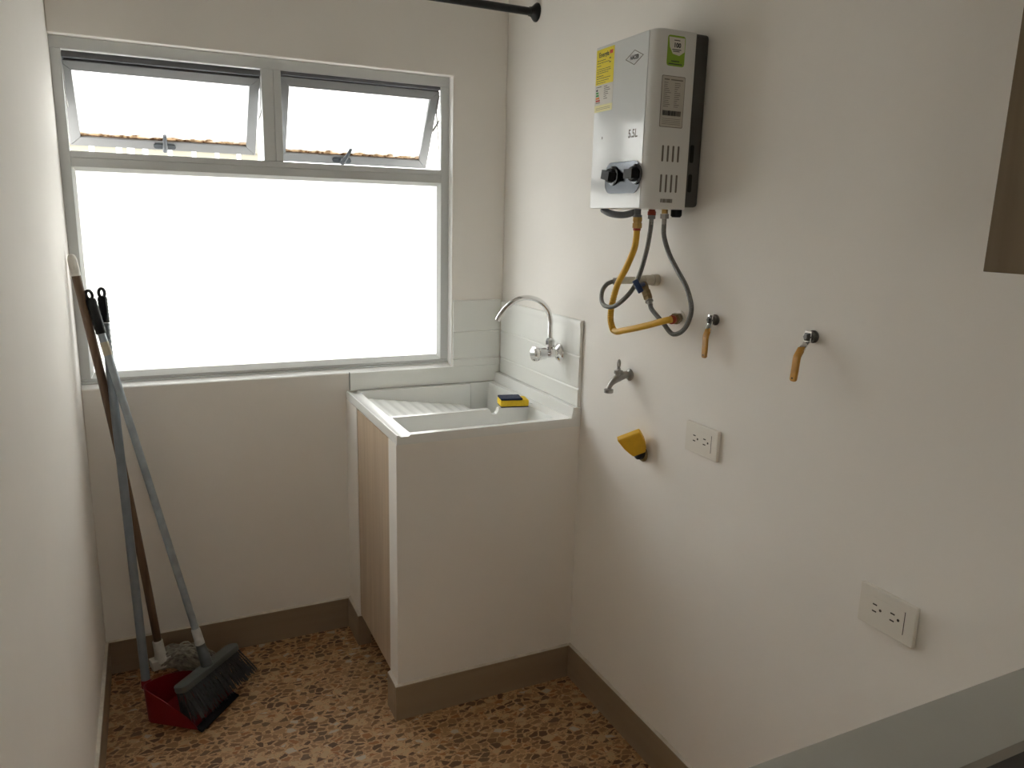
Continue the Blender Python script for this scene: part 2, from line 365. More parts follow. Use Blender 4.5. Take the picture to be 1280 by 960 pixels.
struct('ceiling_rear_fill_shell', BX(-2.6, 1.2, -6.7, YB - 0.1, ZC, ZC + 0.1), M_ceil)
bm = bmesh.new()   # window wall with its opening, one skin
xs = [LX, OX1, 0.0]; zs = [0.0, OZ0, OZ1, ZC]
V = {}
for yi, y in enumerate((0.0, 0.12)):
    for i, x in enumerate(xs):
        for k, z in enumerate(zs): V[(yi, i, k)] = bm.verts.new((x, y, z))
for yi in (0, 1):
    for i in range(2):
        for k in range(3):
            if (i, k) == (0, 1): continue
            bm.faces.new((V[(yi, i, k)], V[(yi, i + 1, k)], V[(yi, i + 1, k + 1)], V[(yi, i, k + 1)]))
for a, b in (((0, 1), (1, 1)), ((1, 1), (1, 2)), ((1, 2), (0, 2))):
    bm.faces.new((V[(0, *a)], V[(0, *b)], V[(1, *b)], V[(1, *a)]))
for a, b in (((0, 0), (1, 0)), ((1, 0), (2, 0)), ((2, 0), (2, 1)), ((2, 1), (2, 2)), ((2, 2), (2, 3)), ((2, 3), (1, 3)), ((1, 3), (0, 3)), ((0, 3), (0, 2)), ((0, 1), (0, 0))):
    bm.faces.new((V[(0, *a)], V[(0, *b)], V[(1, *b)], V[(1, *a)]))
wb = struct('wall_back', bm, M_wall)
bv = wb.modifiers.new('bevel', 'BEVEL'); bv.width = 0.004; bv.segments = 3; bv.limit_method = 'ANGLE'

# peninsula half wall that carries the sink, with a stub at the back
PX = -0.5975; PY = -0.6016; HC = 0.872
bm = bmesh.new()
prism(bm, [(PY, 0), (-0.523, 0), (-0.523, 0.835), (-0.590, 0.835), (-0.590, HC), (PY, HC)], (PX, 0, 0), (0, 1, 0), (0, 0, 1), (1, 0, 0), -PX)
box(bm, PX, -0.575, -0.5898, -0.523, 0.8352, HC)
struct('wall_peninsula', bm, M_wall)
struct('wall_stub', BX(PX, -0.562, -0.145, 0.0, 0.0, HC), M_wall)

# baseboards: tiles of the skirting are pieces
HB = 0.1137; TB = 0.0105
def skirting(name, axis, fixed, side, a0, a1, joints, m, h=HB):
    root = empty(name, ((a0 if axis == 'x' else fixed), (fixed if axis == 'x' else a0), 0.0)); root['kind'] = 'structure'
    cuts = [a0] + joints + [a1]
    for i in range(len(cuts) - 1):
        lo, hi = cuts[i] + 0.0008, cuts[i + 1] - 0.0008
        n0, n1 = sorted((fixed, fixed + side * TB))
        bm = BX(lo, hi, n0, n1, 0.0, h) if axis == 'x' else BX(n0, n1, lo, hi, 0.0, h)
        obj('tile', bm, m, root, bevel=0.0008)
    # pale grout on top, a little uneven
    n0, n1 = sorted((fixed, fixed + side * (TB - 0.0015)))
    bm = bmesh.new(); k = max(2, int((a1 - a0) / 0.03)); prev = None
    for i in range(k + 1):
        a = a0 + (a1 - a0) * i / k; hh = h + 0.0035 + random.uniform(-0.0015, 0.002)
        pts = [(n0, h - 0.0005), (n1, h - 0.0005), (n1, h + 0.001), (n0, hh)] if side > 0 else [(n0, h - 0.0005), (n1, h - 0.0005), (n1, hh), (n0, h + 0.001)]
        ring = [bm.verts.new((a, q[0], q[1]) if axis == 'x' else (q[0], a, q[1])) for q in pts]
        if prev:
            for j in range(4): bm.faces.new((prev[j], prev[(j + 1) % 4], ring[(j + 1) % 4], ring[j]))
        else: bm.faces.new(ring)
        prev = ring
    bm.faces.new(prev)
    obj('grout', bm, M_grout, root)
    return root
skirting('baseboard_back', 'x', 0.0, -1, LX + TB, PX - TB, [], M_tile)
skirting('baseboard_left', 'y', LX, 1, -3.0, 0.0, [-2.4, -1.8, -1.2, -0.6], M_tiley)
skirting('baseboard_right', 'y', 0.0, -1, YB, PY, [-3.7, -3.1, -2.5, -1.9, -1.3], M_tiley)
skirting('baseboard_peninsula_front', 'x', PY, -1, PX - TB, -TB, [], M_tile)
skirting('baseboard_peninsula_end', 'y', PX, -1, PY, -0.523, [], M_tiley)
skirting('baseboard_stub_end', 'y', PX, -1, -0.145, 0.0, [], M_tiley)
skirting('baseboard_stub_side', 'x', -0.145, -1, PX - TB, -0.562, [], M_tile)

# ================================================================== WINDOW
M_white_fillet = mat('white_fillet', (0.88, 0.88, 0.86), 0.6, vary=0.03, vscale=20)
M_sash = mat('grey_sash_aluminium', (0.24, 0.245, 0.25), 0.4, vary=0.03, vscale=12)
win = empty('window_1', (-0.805, 0.05, OZ0)); win['kind'] = 'structure'
FY0, FY1 = 0.030, 0.078
def wp(name, m, *boxes, bevel=0.0012):
    bm = bmesh.new()
    for b_ in boxes: box(bm, *b_)
    return obj(name, bm, m, win, bevel=bevel)
wp('head_frame', M_alu, (LX, -0.2045, FY0, FY1, 1.945, 1.9775))
wp('sill_frame', M_alu, (LX, -0.2045, FY0 - 0.004, FY1, 0.9720, 0.9795), (LX, -0.2045, FY0, FY1, 0.980, 0.989))
wp('jamb', M_alu, (LX, -1.379, FY0 + 0.0005, 0.046, 0.9895, 1.9445))
wp('jamb', M_alu, (-0.237, -0.2045, FY0 + 0.0005, 0.046, 0.9895, 1.9445))
wp('transom', M_alu, (-1.3785, -0.2375, FY0 - 0.003, FY1, 1.6485, 1.6665), (-1.3785, -0.2375, FY0 - 0.001, FY1, 1.6225, 1.648))
wp('mullion', M_alu, (-0.836, -0.8005, FY0 - 0.003, FY1, 1.667, 1.9445), (-0.7995, -0.776, FY0 - 0.001, FY1, 1.667, 1.9445))
GX0, GX1, GZ0, GZ1 = -1.3705, -0.2475, 1.007, 1.6105
def bead(name, o0, o1, i1, i0):   # mitred glazing bead, its face sloping back towards the pane
    bm = bmesh.new(); yo, yi, yb = 0.0275, 0.0405, 0.0432
    F = [bm.verts.new((o0[0], yo, o0[1])), bm.verts.new((o1[0], yo, o1[1])), bm.verts.new((i1[0], yi, i1[1])), bm.verts.new((i0[0], yi, i0[1]))]
    K = [bm.verts.new((v.co.x, yb, v.co.z)) for v in F]
    bm.faces.new(F); bm.faces.new(list(reversed(K)))
    for i in range(4): bm.faces.new((F[i], F[(i + 1) % 4], K[(i + 1) % 4], K[i]))
    return obj(name, bm, M_bead_lit, win)
oz0, oz1, ox0, ox1 = 0.9895, 1.622, -1.3788, -0.2375
g = 0.0006
bead('glazing_bead', (ox0 + g, oz0), (ox1 - g, oz0), (GX1 - g, GZ0), (GX0 + g, GZ0))
bead('glazing_bead', (ox0 + g, oz1), (ox1 - g, oz1), (GX1 - g, GZ1), (GX0 + g, GZ1))
bead('glazing_bead', (ox0, oz0 + g), (ox0, oz1 - g), (GX0, GZ1 - g), (GX0, GZ0 + g))
bead('glazing_bead', (ox1, oz0 + g), (ox1, oz1 - g), (GX1, GZ1 - g), (GX1, GZ0 + g))
bm = bmesh.new()   # smoothed mortar fillet round the opening
prism(bm, [(0.0005, 0.9622), (0.031, 0.9622), (0.031, 0.9735), (0.004, 0.9645)], (LX + 0.001, 0, 0), (0, 1, 0), (0, 0, 1), (1, 0, 0), 1.199)
obj('sill_fillet', bm, M_white_fillet, win)
bm = bmesh.new()
prism(bm, [(0.0005, -0.2047), (0.031, -0.2047), (0.031, -0.2085), (0.004, -0.2055)], (0, 0, 0.9735), (0, 1, 0), (1, 0, 0), (0, 0, 1), 1.003)
obj('jamb_fillet', bm, M_white_fillet, win)
obj('pane', BX(ox0 + 0.002, ox1 - 0.002, 0.044, 0.0455, oz0 + 0.002, oz1 - 0.002), M_frost, win, label='large fixed frosted pane')
# gasket line round the big pane
wp('seal', M_rubber, (GX0 - 0.001, GX0 + 0.0006, 0.0425, 0.0438, GZ0, GZ1), (GX1 - 0.0006, GX1 + 0.001, 0.0425, 0.0438, GZ0, GZ1), bevel=0)

def sash(x0, x1, zt, ang, hx, lean, label):
    """top-hung sash; local origin on its top edge, opening outwards"""
    L_ = 0.292; W = 0.031; TH = 0.011
    r = empty('sash', (0, 0, 0)); r.parent = win
    r.matrix_parent_inverse = Matrix.Translation(-Vector(win.location))
    r.location = ((x0 + x1) / 2, 0.0585, zt); r.rotation_euler = (math.radians(ang), 0, 0)
    r['label'] = label
    h = (x1 - x0) / 2
    def sp_(name, pts, m=M_sash, th=TH, y=-TH):
        bm = bmesh.new(); prism(bm, pts, (0, y, 0), (1, 0, 0), (0, 0, 1), (0, 1, 0), th * 2); return obj(name, bm, m, r, local=True, bevel=0.0012)
    g = 0.0004
    sp_('rail', [(-h + g, 0), (h - g, 0), (h - W - g, -W), (-h + W + g, -W)])
    sp_('rail', [(-h + g, -L_), (h - g, -L_), (h - W - g, -L_ + W), (-h + W + g, -L_ + W)])
    sp_('stile', [(-h, -g), (-h, -L_ + g), (-h + W, -L_ + W + g), (-h + W, -W - g)])
    sp_('stile', [(h, -g), (h, -L_ + g), (h - W, -L_ + W + g), (h - W, -W - g)])
    obj('pane', BX(-h + W - 0.006, h - W + 0.006, -0.001, 0.001, -L_ + W - 0.006, -W + 0.006), M_frostr, r, local=True)
    # dirty black seal along the bottom of the pane
    bm = bmesh.new(); k = 40; prev = None
    for i in range(k + 1):
        x = -h + W + (2 * h - 2 * W) * i / k; z = -L_ + W; t = random.choice((0.001, 0.0014, 0.002, 0.0026))
        ring = [bm.verts.new(q) for q in ((x, -0.0035, z), (x, -0.0035, z + t), (x, -0.0012, z + t), (x, -0.0012, z))]
        if prev:
            for j in range(4): bm.faces.new((prev[j], prev[(j + 1) % 4], ring[(j + 1) % 4], ring[j]))
        else: bm.faces.new(ring)
        prev = ring
    bm.faces.new(prev); obj('seal', bm, M_darkseal, r, local=True)
    obj('weather_strip', BX(-h + 0.002, h - 0.002, 0.004, 0.016, -L_ + 0.002, -L_ + 0.005), M_rubber, r, local=True)
    # handle: pill base + lever
    hp = empty('handle', (0, 0, 0)); hp.parent = r; hp.location = (hx - (x0 + x1) / 2, -TH, -L_ + 0.017)
    hb = bmesh.new(); prism(hb, rrect(0, 0, 0.066, 0.016, 0.0078, 6), (0, 0, 0), (1, 0, 0), (0, 0, 1), (0, -1, 0), 0.006)
    lathe(hb, (0, -0.004, 0), (0, -1, 0), [(0, 0.009), (0.012, 0.009), (0.016, 0.0075)], 16)
    u = Vector((math.sin(lean), -0.16, math.cos(lean)))
    pts = [Vector((0, -0.018, -0.006)), Vector((0, -0.022, 0.0)) + u * 0.012, Vector((0, -0.022, 0)) + u * 0.035, Vector((0, -0.020, 0)) + u * 0.062]
    tube(hb, spline(pts, 5), lambda i: 0.0078 - 0.0022 * i / 15, 10)
    bpy.data.objects.remove(hp)
    for v_ in hb.verts: v_.co += Vector((hx - (x0 + x1) / 2, -TH, -L_ + 0.017))
    obj('handle', hb, M_handle, r, local=True, smooth=True)
    return r
M_darkseal = mat('stained_dark_seal', (0.16, 0.10, 0.06), 0.8, vary=0.7, vscale=90)
sash(-1.3900, -0.8365, 1.924, 41.0, -1.120, 0.0, 'left hopper sash tilted out, frosted pane with rusty lower edge')
sash(-0.7755, -0.2360, 1.936, 30.5, -0.552, 0.36, 'right hopper sash tilted out, frosted pane with rusty lower edge')
# dark head channels above each sash
wp('head_channel', M_darkalu, (-1.3785, -0.8365, 0.036, 0.060, 1.9235, 1.9375), (-1.3785, -0.8365, 0.042, 0.052, 1.9375, 1.9420))
wp('head_channel', M_darkalu, (-0.7755, -0.2385, 0.036, 0.060, 1.9340, 1.9448))
# friction stays: two arms crossing at each side
def stay(x, zt, ang):
    s, c = math.sin(math.radians(ang)), math.cos(math.radians(ang))
    bm = bmesh.new()
    a = Vector((x, 0.050, zt - 0.10)); m_ = Vector((x, 0.040 + 0.15 * s, zt - 0.15 * c)); b = Vector((x, 0.05, zt - 0.015)); d_ = Vector((x, 0.040 + 0.075 * s, zt - 0.075 * c))
    for p, q in ((a, m_), (b, d_), (Vector((x, 0.052, zt - 0.2)), d_)):
        d = (q - p); L_ = d.length; d.normalize()
        obox(bm, (p + q) / 2, d, (1, 0, 0), d.cross(Vector((1, 0, 0))), L_ / 2, 0.001, 0.005)
    obj('stay_arm', bm, M_nickel, win)
stay(-0.2376, 1.934, 31); stay(-0.8352, 1.922, 36.5); stay(-1.3793, 1.922, 36.5); stay(-0.7766, 1.934, 31)

# ------------------------------------------------------------------ outside the window
fence = empty('slatted_fence', (-1.0, 3.0, 0.0)); tag(fence, 'beige slatted fence outside, seen under the left tilted sash', 'fence')
FX = FENCEGAPS = [(-1.480, -1.449), (-1.328, -1.295), (-1.266, -1.224), (-1.177, -1.146), (-1.028, -1.001), (-0.886, -0.857), (-0.744, -0.716), (-0.606, -0.578)]
edges = [-1.9] + [q for g_ in FX for q in g_] + [-0.47]
for i in range(0, len(edges), 2):
    obj('board', BX(edges[i], edges[i + 1], 3.0, 3.03, 0.0, 1.94), M_beige, fence)
obj('top_rail', BX(-1.9, -0.47, 2.985, 3.045, 1.895, 1.99), M_beige, fence)
struct('wall_outside', BX(-0.14, 0.1, 0.121, 2.6, -0.5, 2.9), M_stucco)
struct('wall_opposite', BX(-7, 6, 5.2, 5.4, -0.5, 3.6), M_stucco)  # unseen wall added to dim what shows through the frosted panes
struct('floor_outside', BX(-6, 6, 0.13, 8, -0.6, -0.5), M_conc)
# fence post footing stands on the yard
for v_ in fence.children:
    if v_.name.startswith('board'):
        for vt in v_.data.vertices:
            if vt.co.z < 0.01: vt.co.z = -0.5

# ================================================================== SINK
sink = empty('laundry_sink', (-0.30, -0.30, HC)); tag(sink, 'white moulded laundry sink with washboard set on the half wall', 'sink')
def sink_top():
    x_in = [-0.597, -0.5965, -0.590, -0.586, -0.562, -0.557, -0.553, -0.543] 
    wb0, wb1 = -0.543, -0.172; ribs = 9
    for i in range(ribs):
        a = wb0 + (wb1 - wb0) * i / ribs; st = (wb1 - wb0) / ribs
        x_in += [a + st * 0.25, a + st * 0.45, a + st * 0.65, a + st * 0.97]
    x_in += [-0.2285, -0.226, -0.219, -0.203, -0.1965, -0.194, -0.172, -0.164, -0.156, -0.148, -0.140, -0.136, -0.130, -0.095, -0.085, -0.074, -0.066, -0.060, -0.034, -0.029, -0.027, -0.022, -0.012, -0.003, -0.0015]
    y_in = [-0.607, -0.6065, -0.602, -0.597, -0.590, -0.585, -0.578, -0.572, -0.44, -0.430, -0.421, -0.417, -0.412, -0.398, -0.393, -0.389, -0.383, -0.376, -0.366, -0.20, -0.060, -0.050, -0.042, -0.037, -0.034, -0.030, -0.026, -0.020, -0.004, -0.0015]
    x_in = sorted(set(round(v, 5) for v in x_in)); y_in = sorted(set(y_in))
    def lerp(a, b, t): return a + (b - a) * max(0, min(1, t))
    def ss(t): t = max(0, min(1, t)); return t * t * (3 - 2 * t)
    def z(x, y):
        zz = 0.900
        if x > -0.588 and x <= -0.5575: zz = 0.8955          # flat shelf inside the left lip
        # main basin
        bx = min(ss((x + 0.557) / 0.014), ss((-0.060 - x) / 0.014)); yb_ = -0.034 + 0.014 * ss((x + 0.140) / 0.008); by = min(ss((y + 0.393) / 0.010), ss((yb_ - y) / 0.008))
        if bx > 0 and by > 0:
            fl = lerp(0.878, 0.826, (x + 0.543) / 0.371)
            ph = (x + 0.543) / (0.371 / 9) % 1.0
            if -0.543 <= x <= -0.174 and -0.375 < y < -0.045: fl += 0.0028 * (1 if 0.35 < ph < 0.75 else 0)
            if x > -0.172: fl = lerp(0.826, 0.690, ss((x + 0.172) / 0.034))
            zz = lerp(zz, fl, bx * by if bx * by < 1 else 1)
        # soap tray in front
        tx = min(ss((x + 0.553) / 0.010), ss((-0.085 - x) / 0.012)); ty = min(ss((y + 0.585) / 0.013), ss((-0.412 - y) / 0.009))
        if tx > 0 and ty > 0: zz = lerp(0.898, lerp(0.848, 0.842, (x + 0.55) / 0.45), tx * ty)
        # notch in the ridge between them
        if -0.417 < y < -0.389 and -0.2287 < x < -0.1935:
            zz = min(zz, lerp(0.900, 0.882, ss((x + 0.2287) / 0.009) * ss((-0.1937 - x) / 0.006)))
        # upstand against the right wall
        if x > -0.0335: zz = lerp(0.900, 0.934, ss((x + 0.0335) / 0.0065))
        if x <= -0.5967 or y <= -0.6067: zz = min(zz, 0.8965) if x < -0.0335 else zz
        return zz
    bm = bmesh.new(); nx, ny = len(x_in), len(y_in)
    G = [[bm.verts.new((x, y, z(x, y))) for y in y_in] for x in x_in]
    for i in range(nx - 1):
        for j in range(ny - 1): bm.faces.new((G[i][j], G[i + 1][j], G[i + 1][j + 1], G[i][j + 1]))
    border = [G[i][0] for i in range(nx)] + [G[nx - 1][j] for j in range(1, ny)] + [G[i][ny - 1] for i in range(nx - 2, -1, -1)] + [G[0][j] for j in range(ny - 2, 0, -1)]
    low = [bm.verts.new((v.co.x, v.co.y, HC + 0.0005)) for v in border]
    k = len(border)
    for i in range(k): bm.faces.new((border[i], border[(i + 1) % k], low[(i + 1) % k], low[i]))
    # under side rim
    ctr = [bm.verts.new((max(-0.575, min(-0.03, v.co.x)), max(-0.585, min(-0.02, v.co.y)), HC + 0.0005)) for v in low]
    for i in range(k):
        try: bm.faces.new((low[i], low[(i + 1) % k], ctr[(i + 1) % k], ctr[i]))
        except Exception: pass
    bmesh.ops.remove_doubles(bm, verts=bm.verts, dist=1e-5)
    o = obj('basin_top', bm, M_marble, sink)
    me = o.data
    for p in me.polygons: p.use_smooth = True
    try: me.set_sharp_from_angle(angle=math.radians(50))
    except Exception: pass
    return o
sink_top()
obj('drain', LT((-0.10, -0.20, 0.6915), (0, 0, 1), [(0, 0.024), (0.002, 0.024), (0.0025, 0.018), (0.001, 0.016)], 20), M_chrome, sink, smooth=True)

# splash panels (shallow horizontal steps pressed into them)
def splash_profile(z0, z1, t):
    pts = [(0.0005, z0), (t, z0)]
    for zl in (0.992, 1.094):
        if z0 < zl < z1: pts += [(t, zl - 0.004), (t - 0.0035, zl), (t, zl + 0.006)]
    pts += [(t, z1 - 0.030), (t + 0.0005, z1 - 0.022), (t + 0.002, z1 - 0.010), (t, z1 - 0.002), (t - 0.003, z1), (0.0005, z1)]
    return pts
bm = bmesh.new()
prism(bm, splash_profile(0.9350, 1.205, 0.012), (0, -0.601, 0), (-1, 0, 0), (0, 0, 1), (0, 1, 0), 0.588)
ps = obj('splash_panel', bm, M_splash, bevel=0.0012); tag(ps, 'white ridged splash panel on the right wall behind the tap', 'splashback')
root = empty('window_splash_panel', (-0.3, -0.01, 0.905)); tag(root, 'white splash panel under and beside the window, above the sink', 'splashback')
bm = bmesh.new(); prism(bm, splash_profile(0.9645, 1.21, 0.008), (-0.200, 0, 0), (0, -1, 0), (0, 0, 1), (1, 0, 0), 0.187)
obj('side_panel', bm, M_splash, root, bevel=0.001)
bm = bmesh.new(); box(bm, -0.584, -0.0135, -0.008, -0.0005, 0.9015, 0.964)
obj('lower_panel', bm, M_splash, root, bevel=0.001)
obj('sealant', BX(-0.5855, -0.5842, -0.006, -0.0003, 0.9015, 0.966), M_handle, root)

# cabinet under the sink
cab = empty('sink_cabinet', (-0.55, -0.33, 0.12)); tag(cab, 'light oak laminate cabinet built in under the laundry sink', 'cabinet')
obj('carcass', BX(-0.572, -0.02, -0.521, -0.147, 0.125, 0.69), M_cabw, cab)
obj('door', BX(-0.596, -0.577, -0.520, -0.148, 0.118, 0.868), M_door, cab, bevel=0.001)
obj('hinge_strip', BX(-0.5765, -0.5725, -0.522, -0.146, 0.69, 0.868), M_black, cab)

# sponge
sp_root = empty('sponge', (-0.145, -0.40, 0.9035)); tag(sp_root, 'yellow sponge with a navy scouring pad, on the sink ridge', 'sponge')
a = math.radians(-12); ux = Vector((math.cos(a), math.sin(a), 0)); uy = Vector((-math.sin(a), math.cos(a), 0))
bm = bmesh.new(); obox(bm, (-0.133, -0.388, 0.9135), ux, uy, (0, 0, 1), 0.0475, 0.030, 0.011); obj('foam', bm, M_sponge, sp_root, bevel=0.004)
bm = bmesh.new(); obox(bm, (-0.145, -0.390, 0.9280), ux, uy, (0, 0, 1), 0.036, 0.030, 0.0033); obj('scouring_pad', bm, M_navy, sp_root, bevel=0.002)
bm = bmesh.new(); obox(bm, (-0.133, -0.390, 0.9012), ux, uy, (0, 0, 1), 0.046, 0.028, 0.0012); obj('scouring_pad', bm, M_navy, sp_root)

# sink tap
fa = empty('sink_faucet', (-0.012, -0.478, 1.087)); tag(fa, 'chrome gooseneck wall tap over the laundry sink', 'faucet')
FYc, FZ = -0.478, 1.087
obj('wall_flange', LT((-0.0125, FYc, FZ), (-1, 0, 0), [(0, 0.030), (0.003, 0.030), (0.008, 0.027), (0.013, 0.018), (0.016, 0.014)], 28), M_chrome, fa, smooth=True)
obj('body', LT((-0.024, FYc, FZ), (-1, 0, 0), [(0, 0.0125), (0.010, 0.0125), (0.012, 0.0145), (0.036, 0.0145), (0.038, 0.013), (0.044, 0.013)], 24), M_chrome, fa, smooth=True)
kb = bmesh.new(); lathe(kb, (-0.063, FYc, FZ), (-1, 0, 0), [(0, 0.013), (0.003, 0.0190), (0.030, 0.0225), (0.032, 0.0205), (0.034, 0.0205), (0.036, 0.0245), (0.043, 0.0240), (0.049, 0.018), (0.050, 0.006)], 24)
for k in range(6):
    a = 2 * PI * k / 6; obox(kb, (-0.1025, FYc + 0.0235 * math.cos(a), FZ + 0.0235 * math.sin(a)), (1, 0, 0), (0, math.cos(a), math.sin(a)), (0, -math.sin(a), math.cos(a)), 0.005, 0.0022, 0.003)
obj('knob', kb, M_chrome, fa, smooth=True)
obj('spout_nut', LT((-0.050, FYc, FZ + 0.008), (0, 0, 1), [(0, 0.0100), (0.012, 0.0100), (0.013, 0.0150), (0.034, 0.0150), (0.041, 0.0105), (0.043, 0.0095)], 8), M_chrome, fa, smooth=False)
arc = [(-0.050, FYc, 1.125), (-0.0505, FYc, 1.165), (-0.051, FYc, 1.193), (-0.060, FYc, 1.222), (-0.082, FYc, 1.2475), (-0.112, FYc, 1.262), (-0.147, FYc, 1.2655), (-0.182, FYc, 1.2550), (-0.208, FYc, 1.2360), (-0.226, FYc, 1.215), (-0.237, FYc, 1.197)]
obj('spout', T(spline(arc, 6), 0.0082, 16), M_chrome, fa, smooth=True)

# ================================================================== WATER HEATER
he = empty('gas_water_heater', (0.0, -0.985, 1.535)); tag(he, 'white tankless gas water heater with two black knobs, mounted on the right wall', 'water heater')
HX, HY0, HY1, HZ0, HZ1 = -0.155, -0.862, -1.114, 1.535, 1.922
bm = bmesh.new()   # cover with rounded vertical edges
r_ = 0.026
def cover_poly(x_back=-0.046):
    out = [(x_back, HY0), ]
    for k in range(7):
        a = PI / 2 * k / 6; out.append((HX + 0.010 - 0.010 * math.sin(a), HY0 - 0.010 + 0.010 * math.cos(a)))
    for k in range(9):
        a = PI / 2 * k / 8; out.append((HX + r_ - r_ * math.cos(a), HY1 + r_ - r_ * math.sin(a)))
    out.append((x_back, HY1)); return out
prism(bm, cover_poly(), (0, 0, HZ0), (1, 0, 0), (0, 1, 0), (0, 0, 1), HZ1 - HZ0)
obj('cover', bm, M_whside, he, bevel=0.003, segs=3)
fp = bmesh.new(); prism(fp, [(HY0 - 0.004, HZ0 + 0.001), (HY1 + 0.0265, HZ0 + 0.001), (HY1 + 0.0265, HZ1 - 0.002), (HY0 - 0.004, HZ1 - 0.002)], (HX - 0.0018, 0, 0), (0, 1, 0), (0, 0, 1), (1, 0, 0), 0.003)
obj('front_panel', fp, M_white, he, bevel=0.0007)
obj('back_plate', BX(-0.0455, -0.001, HY1 + 0.010, HY0 - 0.006, HZ0 + 0.006, HZ1 + 0.002), M_steel, he, bevel=0.008, segs=3)
for za, zb_ in ((1.640, 1.676), (1.572, 1.612)):
    for i in range(4):
        bm = bmesh.new(); prism(bm, rrect(-0.120 + 0.0145 * i, (za + zb_) / 2, 0.0050, zb_ - za, 0.0024, 4), (0, HY1 - 0.0004, 0), (1, 0, 0), (0, 0, 1), (0, 1, 0), 0.0006)
        obj('vent_slot', bm, M_inkg, he)
for za, zb_ in ((1.642, 1.682), (1.575, 1.616)):
    bm = bmesh.new(); prism(bm, rrect(-0.030, (za + zb_) / 2, 0.011, zb_ - za, 0.004, 4), (0, HY1 + 0.0096, 0), (1, 0, 0), (0, 0, 1), (0, 1, 0), 0.0008)
    obj('back_slot', bm, M_black, he)
FXS = HX - 0.0018     # front surface; print is stacked outwards from here
def fr(name, y0, y1, z0, z1, m, lift, parent=he, th=0.0002):
    return obj(name, BX(FXS - lift - th, FXS - lift, min(y0, y1), max(y0, y1), z0, z1), m, parent)
def front_text(s, size, y, z, m, parent, xs=1.0, lift=0.0008, align='CENTER', offset=0.0):
    return text('lettering', s, size, (FXS - lift, y, z), (0, -1, 0), (0, 0, 1), m, parent, 0.0001, align, xs, offset)
# yellow energy label, left part of the front
el = fr('energy_label', -0.868, -0.948, 1.768, 1.914, M_lwhite, 0.0001); el['label'] = 'yellow and white energy label'
fr('yellow_field', -0.868, -0.948, 1.832, 1.914, M_lyel, 0.0004, el)
fr('pale_strip', -0.868, -0.948, 1.768, 1.784, M_lpale, 0.0004, el)
front_text('Energía', 0.0155, -0.902, 1.9005, M_ink, el, 1.0, offset=0.0003)
fr('flag', -0.928, -0.942, 1.898, 1.906, M_inkr, 0.0007, el)
bm = bmesh.new()
rows = [(1.888, 0.55), (1.8825, 0.8), (1.876, 0.25), (1.868, 0.9), (1.8635, 0.92), (1.859, 0.75), (1.852, 0.45), (1.8465, 0.92), (1.841, 0.8), (1.836, 0.6)]
for z_, f_ in rows:
    y = -0.873; end = -0.873 - 0.068 * f_
    while y > end:
        l_ = random.uniform(0.003, 0.008); box(bm, FXS - 0.0009, FXS - 0.0007, max(y - l_, end), y, z_ - 0.0007, z_ + 0.0007); y -= l_ + 0.0018
for z_ in (1.8885, 1.8795): box(bm, FXS - 0.0009, FXS - 0.0007, -0.934, -0.927, z_ - 0.0012, z_ + 0.0012)
obj('fine_print', bm, M_ink, el, kind='stuff')
for k, (m_, wd) in enumerate(((M_ink, 0.008), (M_inkgr, 0.011), (M_inkgr, 0.013), (M_inko, 0.016), (M_inkr, 0.019))):
    fr('rating_bar', -0.872, -0.872 - wd, 1.8175 - k * 0.0062, 1.8220 - k * 0.0062, m_, 0.0004, el)
bm = bmesh.new()
for z_, y0_, l_ in ((1.827, -0.872, 0.024), (1.790, -0.872, 0.020), (1.826, -0.908, 0.014), (1.8215, -0.908, 0.024), (1.817, -0.908, 0.028), (1.8125, -0.908, 0.018), (1.808, -0.908, 0.020), (1.803, -0.908, 0.012), (1.798, -0.908, 0.016)):
    box(bm, FXS - 0.0006, FXS - 0.0003, y0_ - l_, y0_, z_ - 0.0008, z_ + 0.0008)
for z_ in (1.7775, 1.774): box(bm, FXS - 0.0009, FXS - 0.0007, -0.940, -0.874, z_ - 0.0004, z_ + 0.0004)
obj('fine_print', bm, M_inkg, el, kind='stuff')
# diamond badge with maker's name
dm = bmesh.new(); cy, cz, hw, hh = -1.034, 1.872, 0.037, 0.0165
def dia(k): return [(cy - hw * k, cz), (cy, cz + hh * k), (cy + hw * k, cz), (cy, cz - hh * k)]
A_, B_ = dia(1.0), dia(0.90)
for i in range(4):
    j = (i + 1) % 4; prism(dm, [A_[i], A_[j], B_[j], B_[i]], (FXS - 0.0005, 0, 0), (0, 1, 0), (0, 0, 1), (1, 0, 0), 0.0004)
bd = obj('badge', dm, M_inkg, he)
front_text('HACEB', 0.0125, cy, cz, M_ink, bd, 0.85, 0.0004, offset=0.0003)
front_text('5.5L', 0.026, -1.044, 1.704, M_inkg, he, 0.85, 0.0001, offset=0.0006)
fr('indicator', -0.908, -0.912, 1.702, 1.708, M_ink, 0.0001)
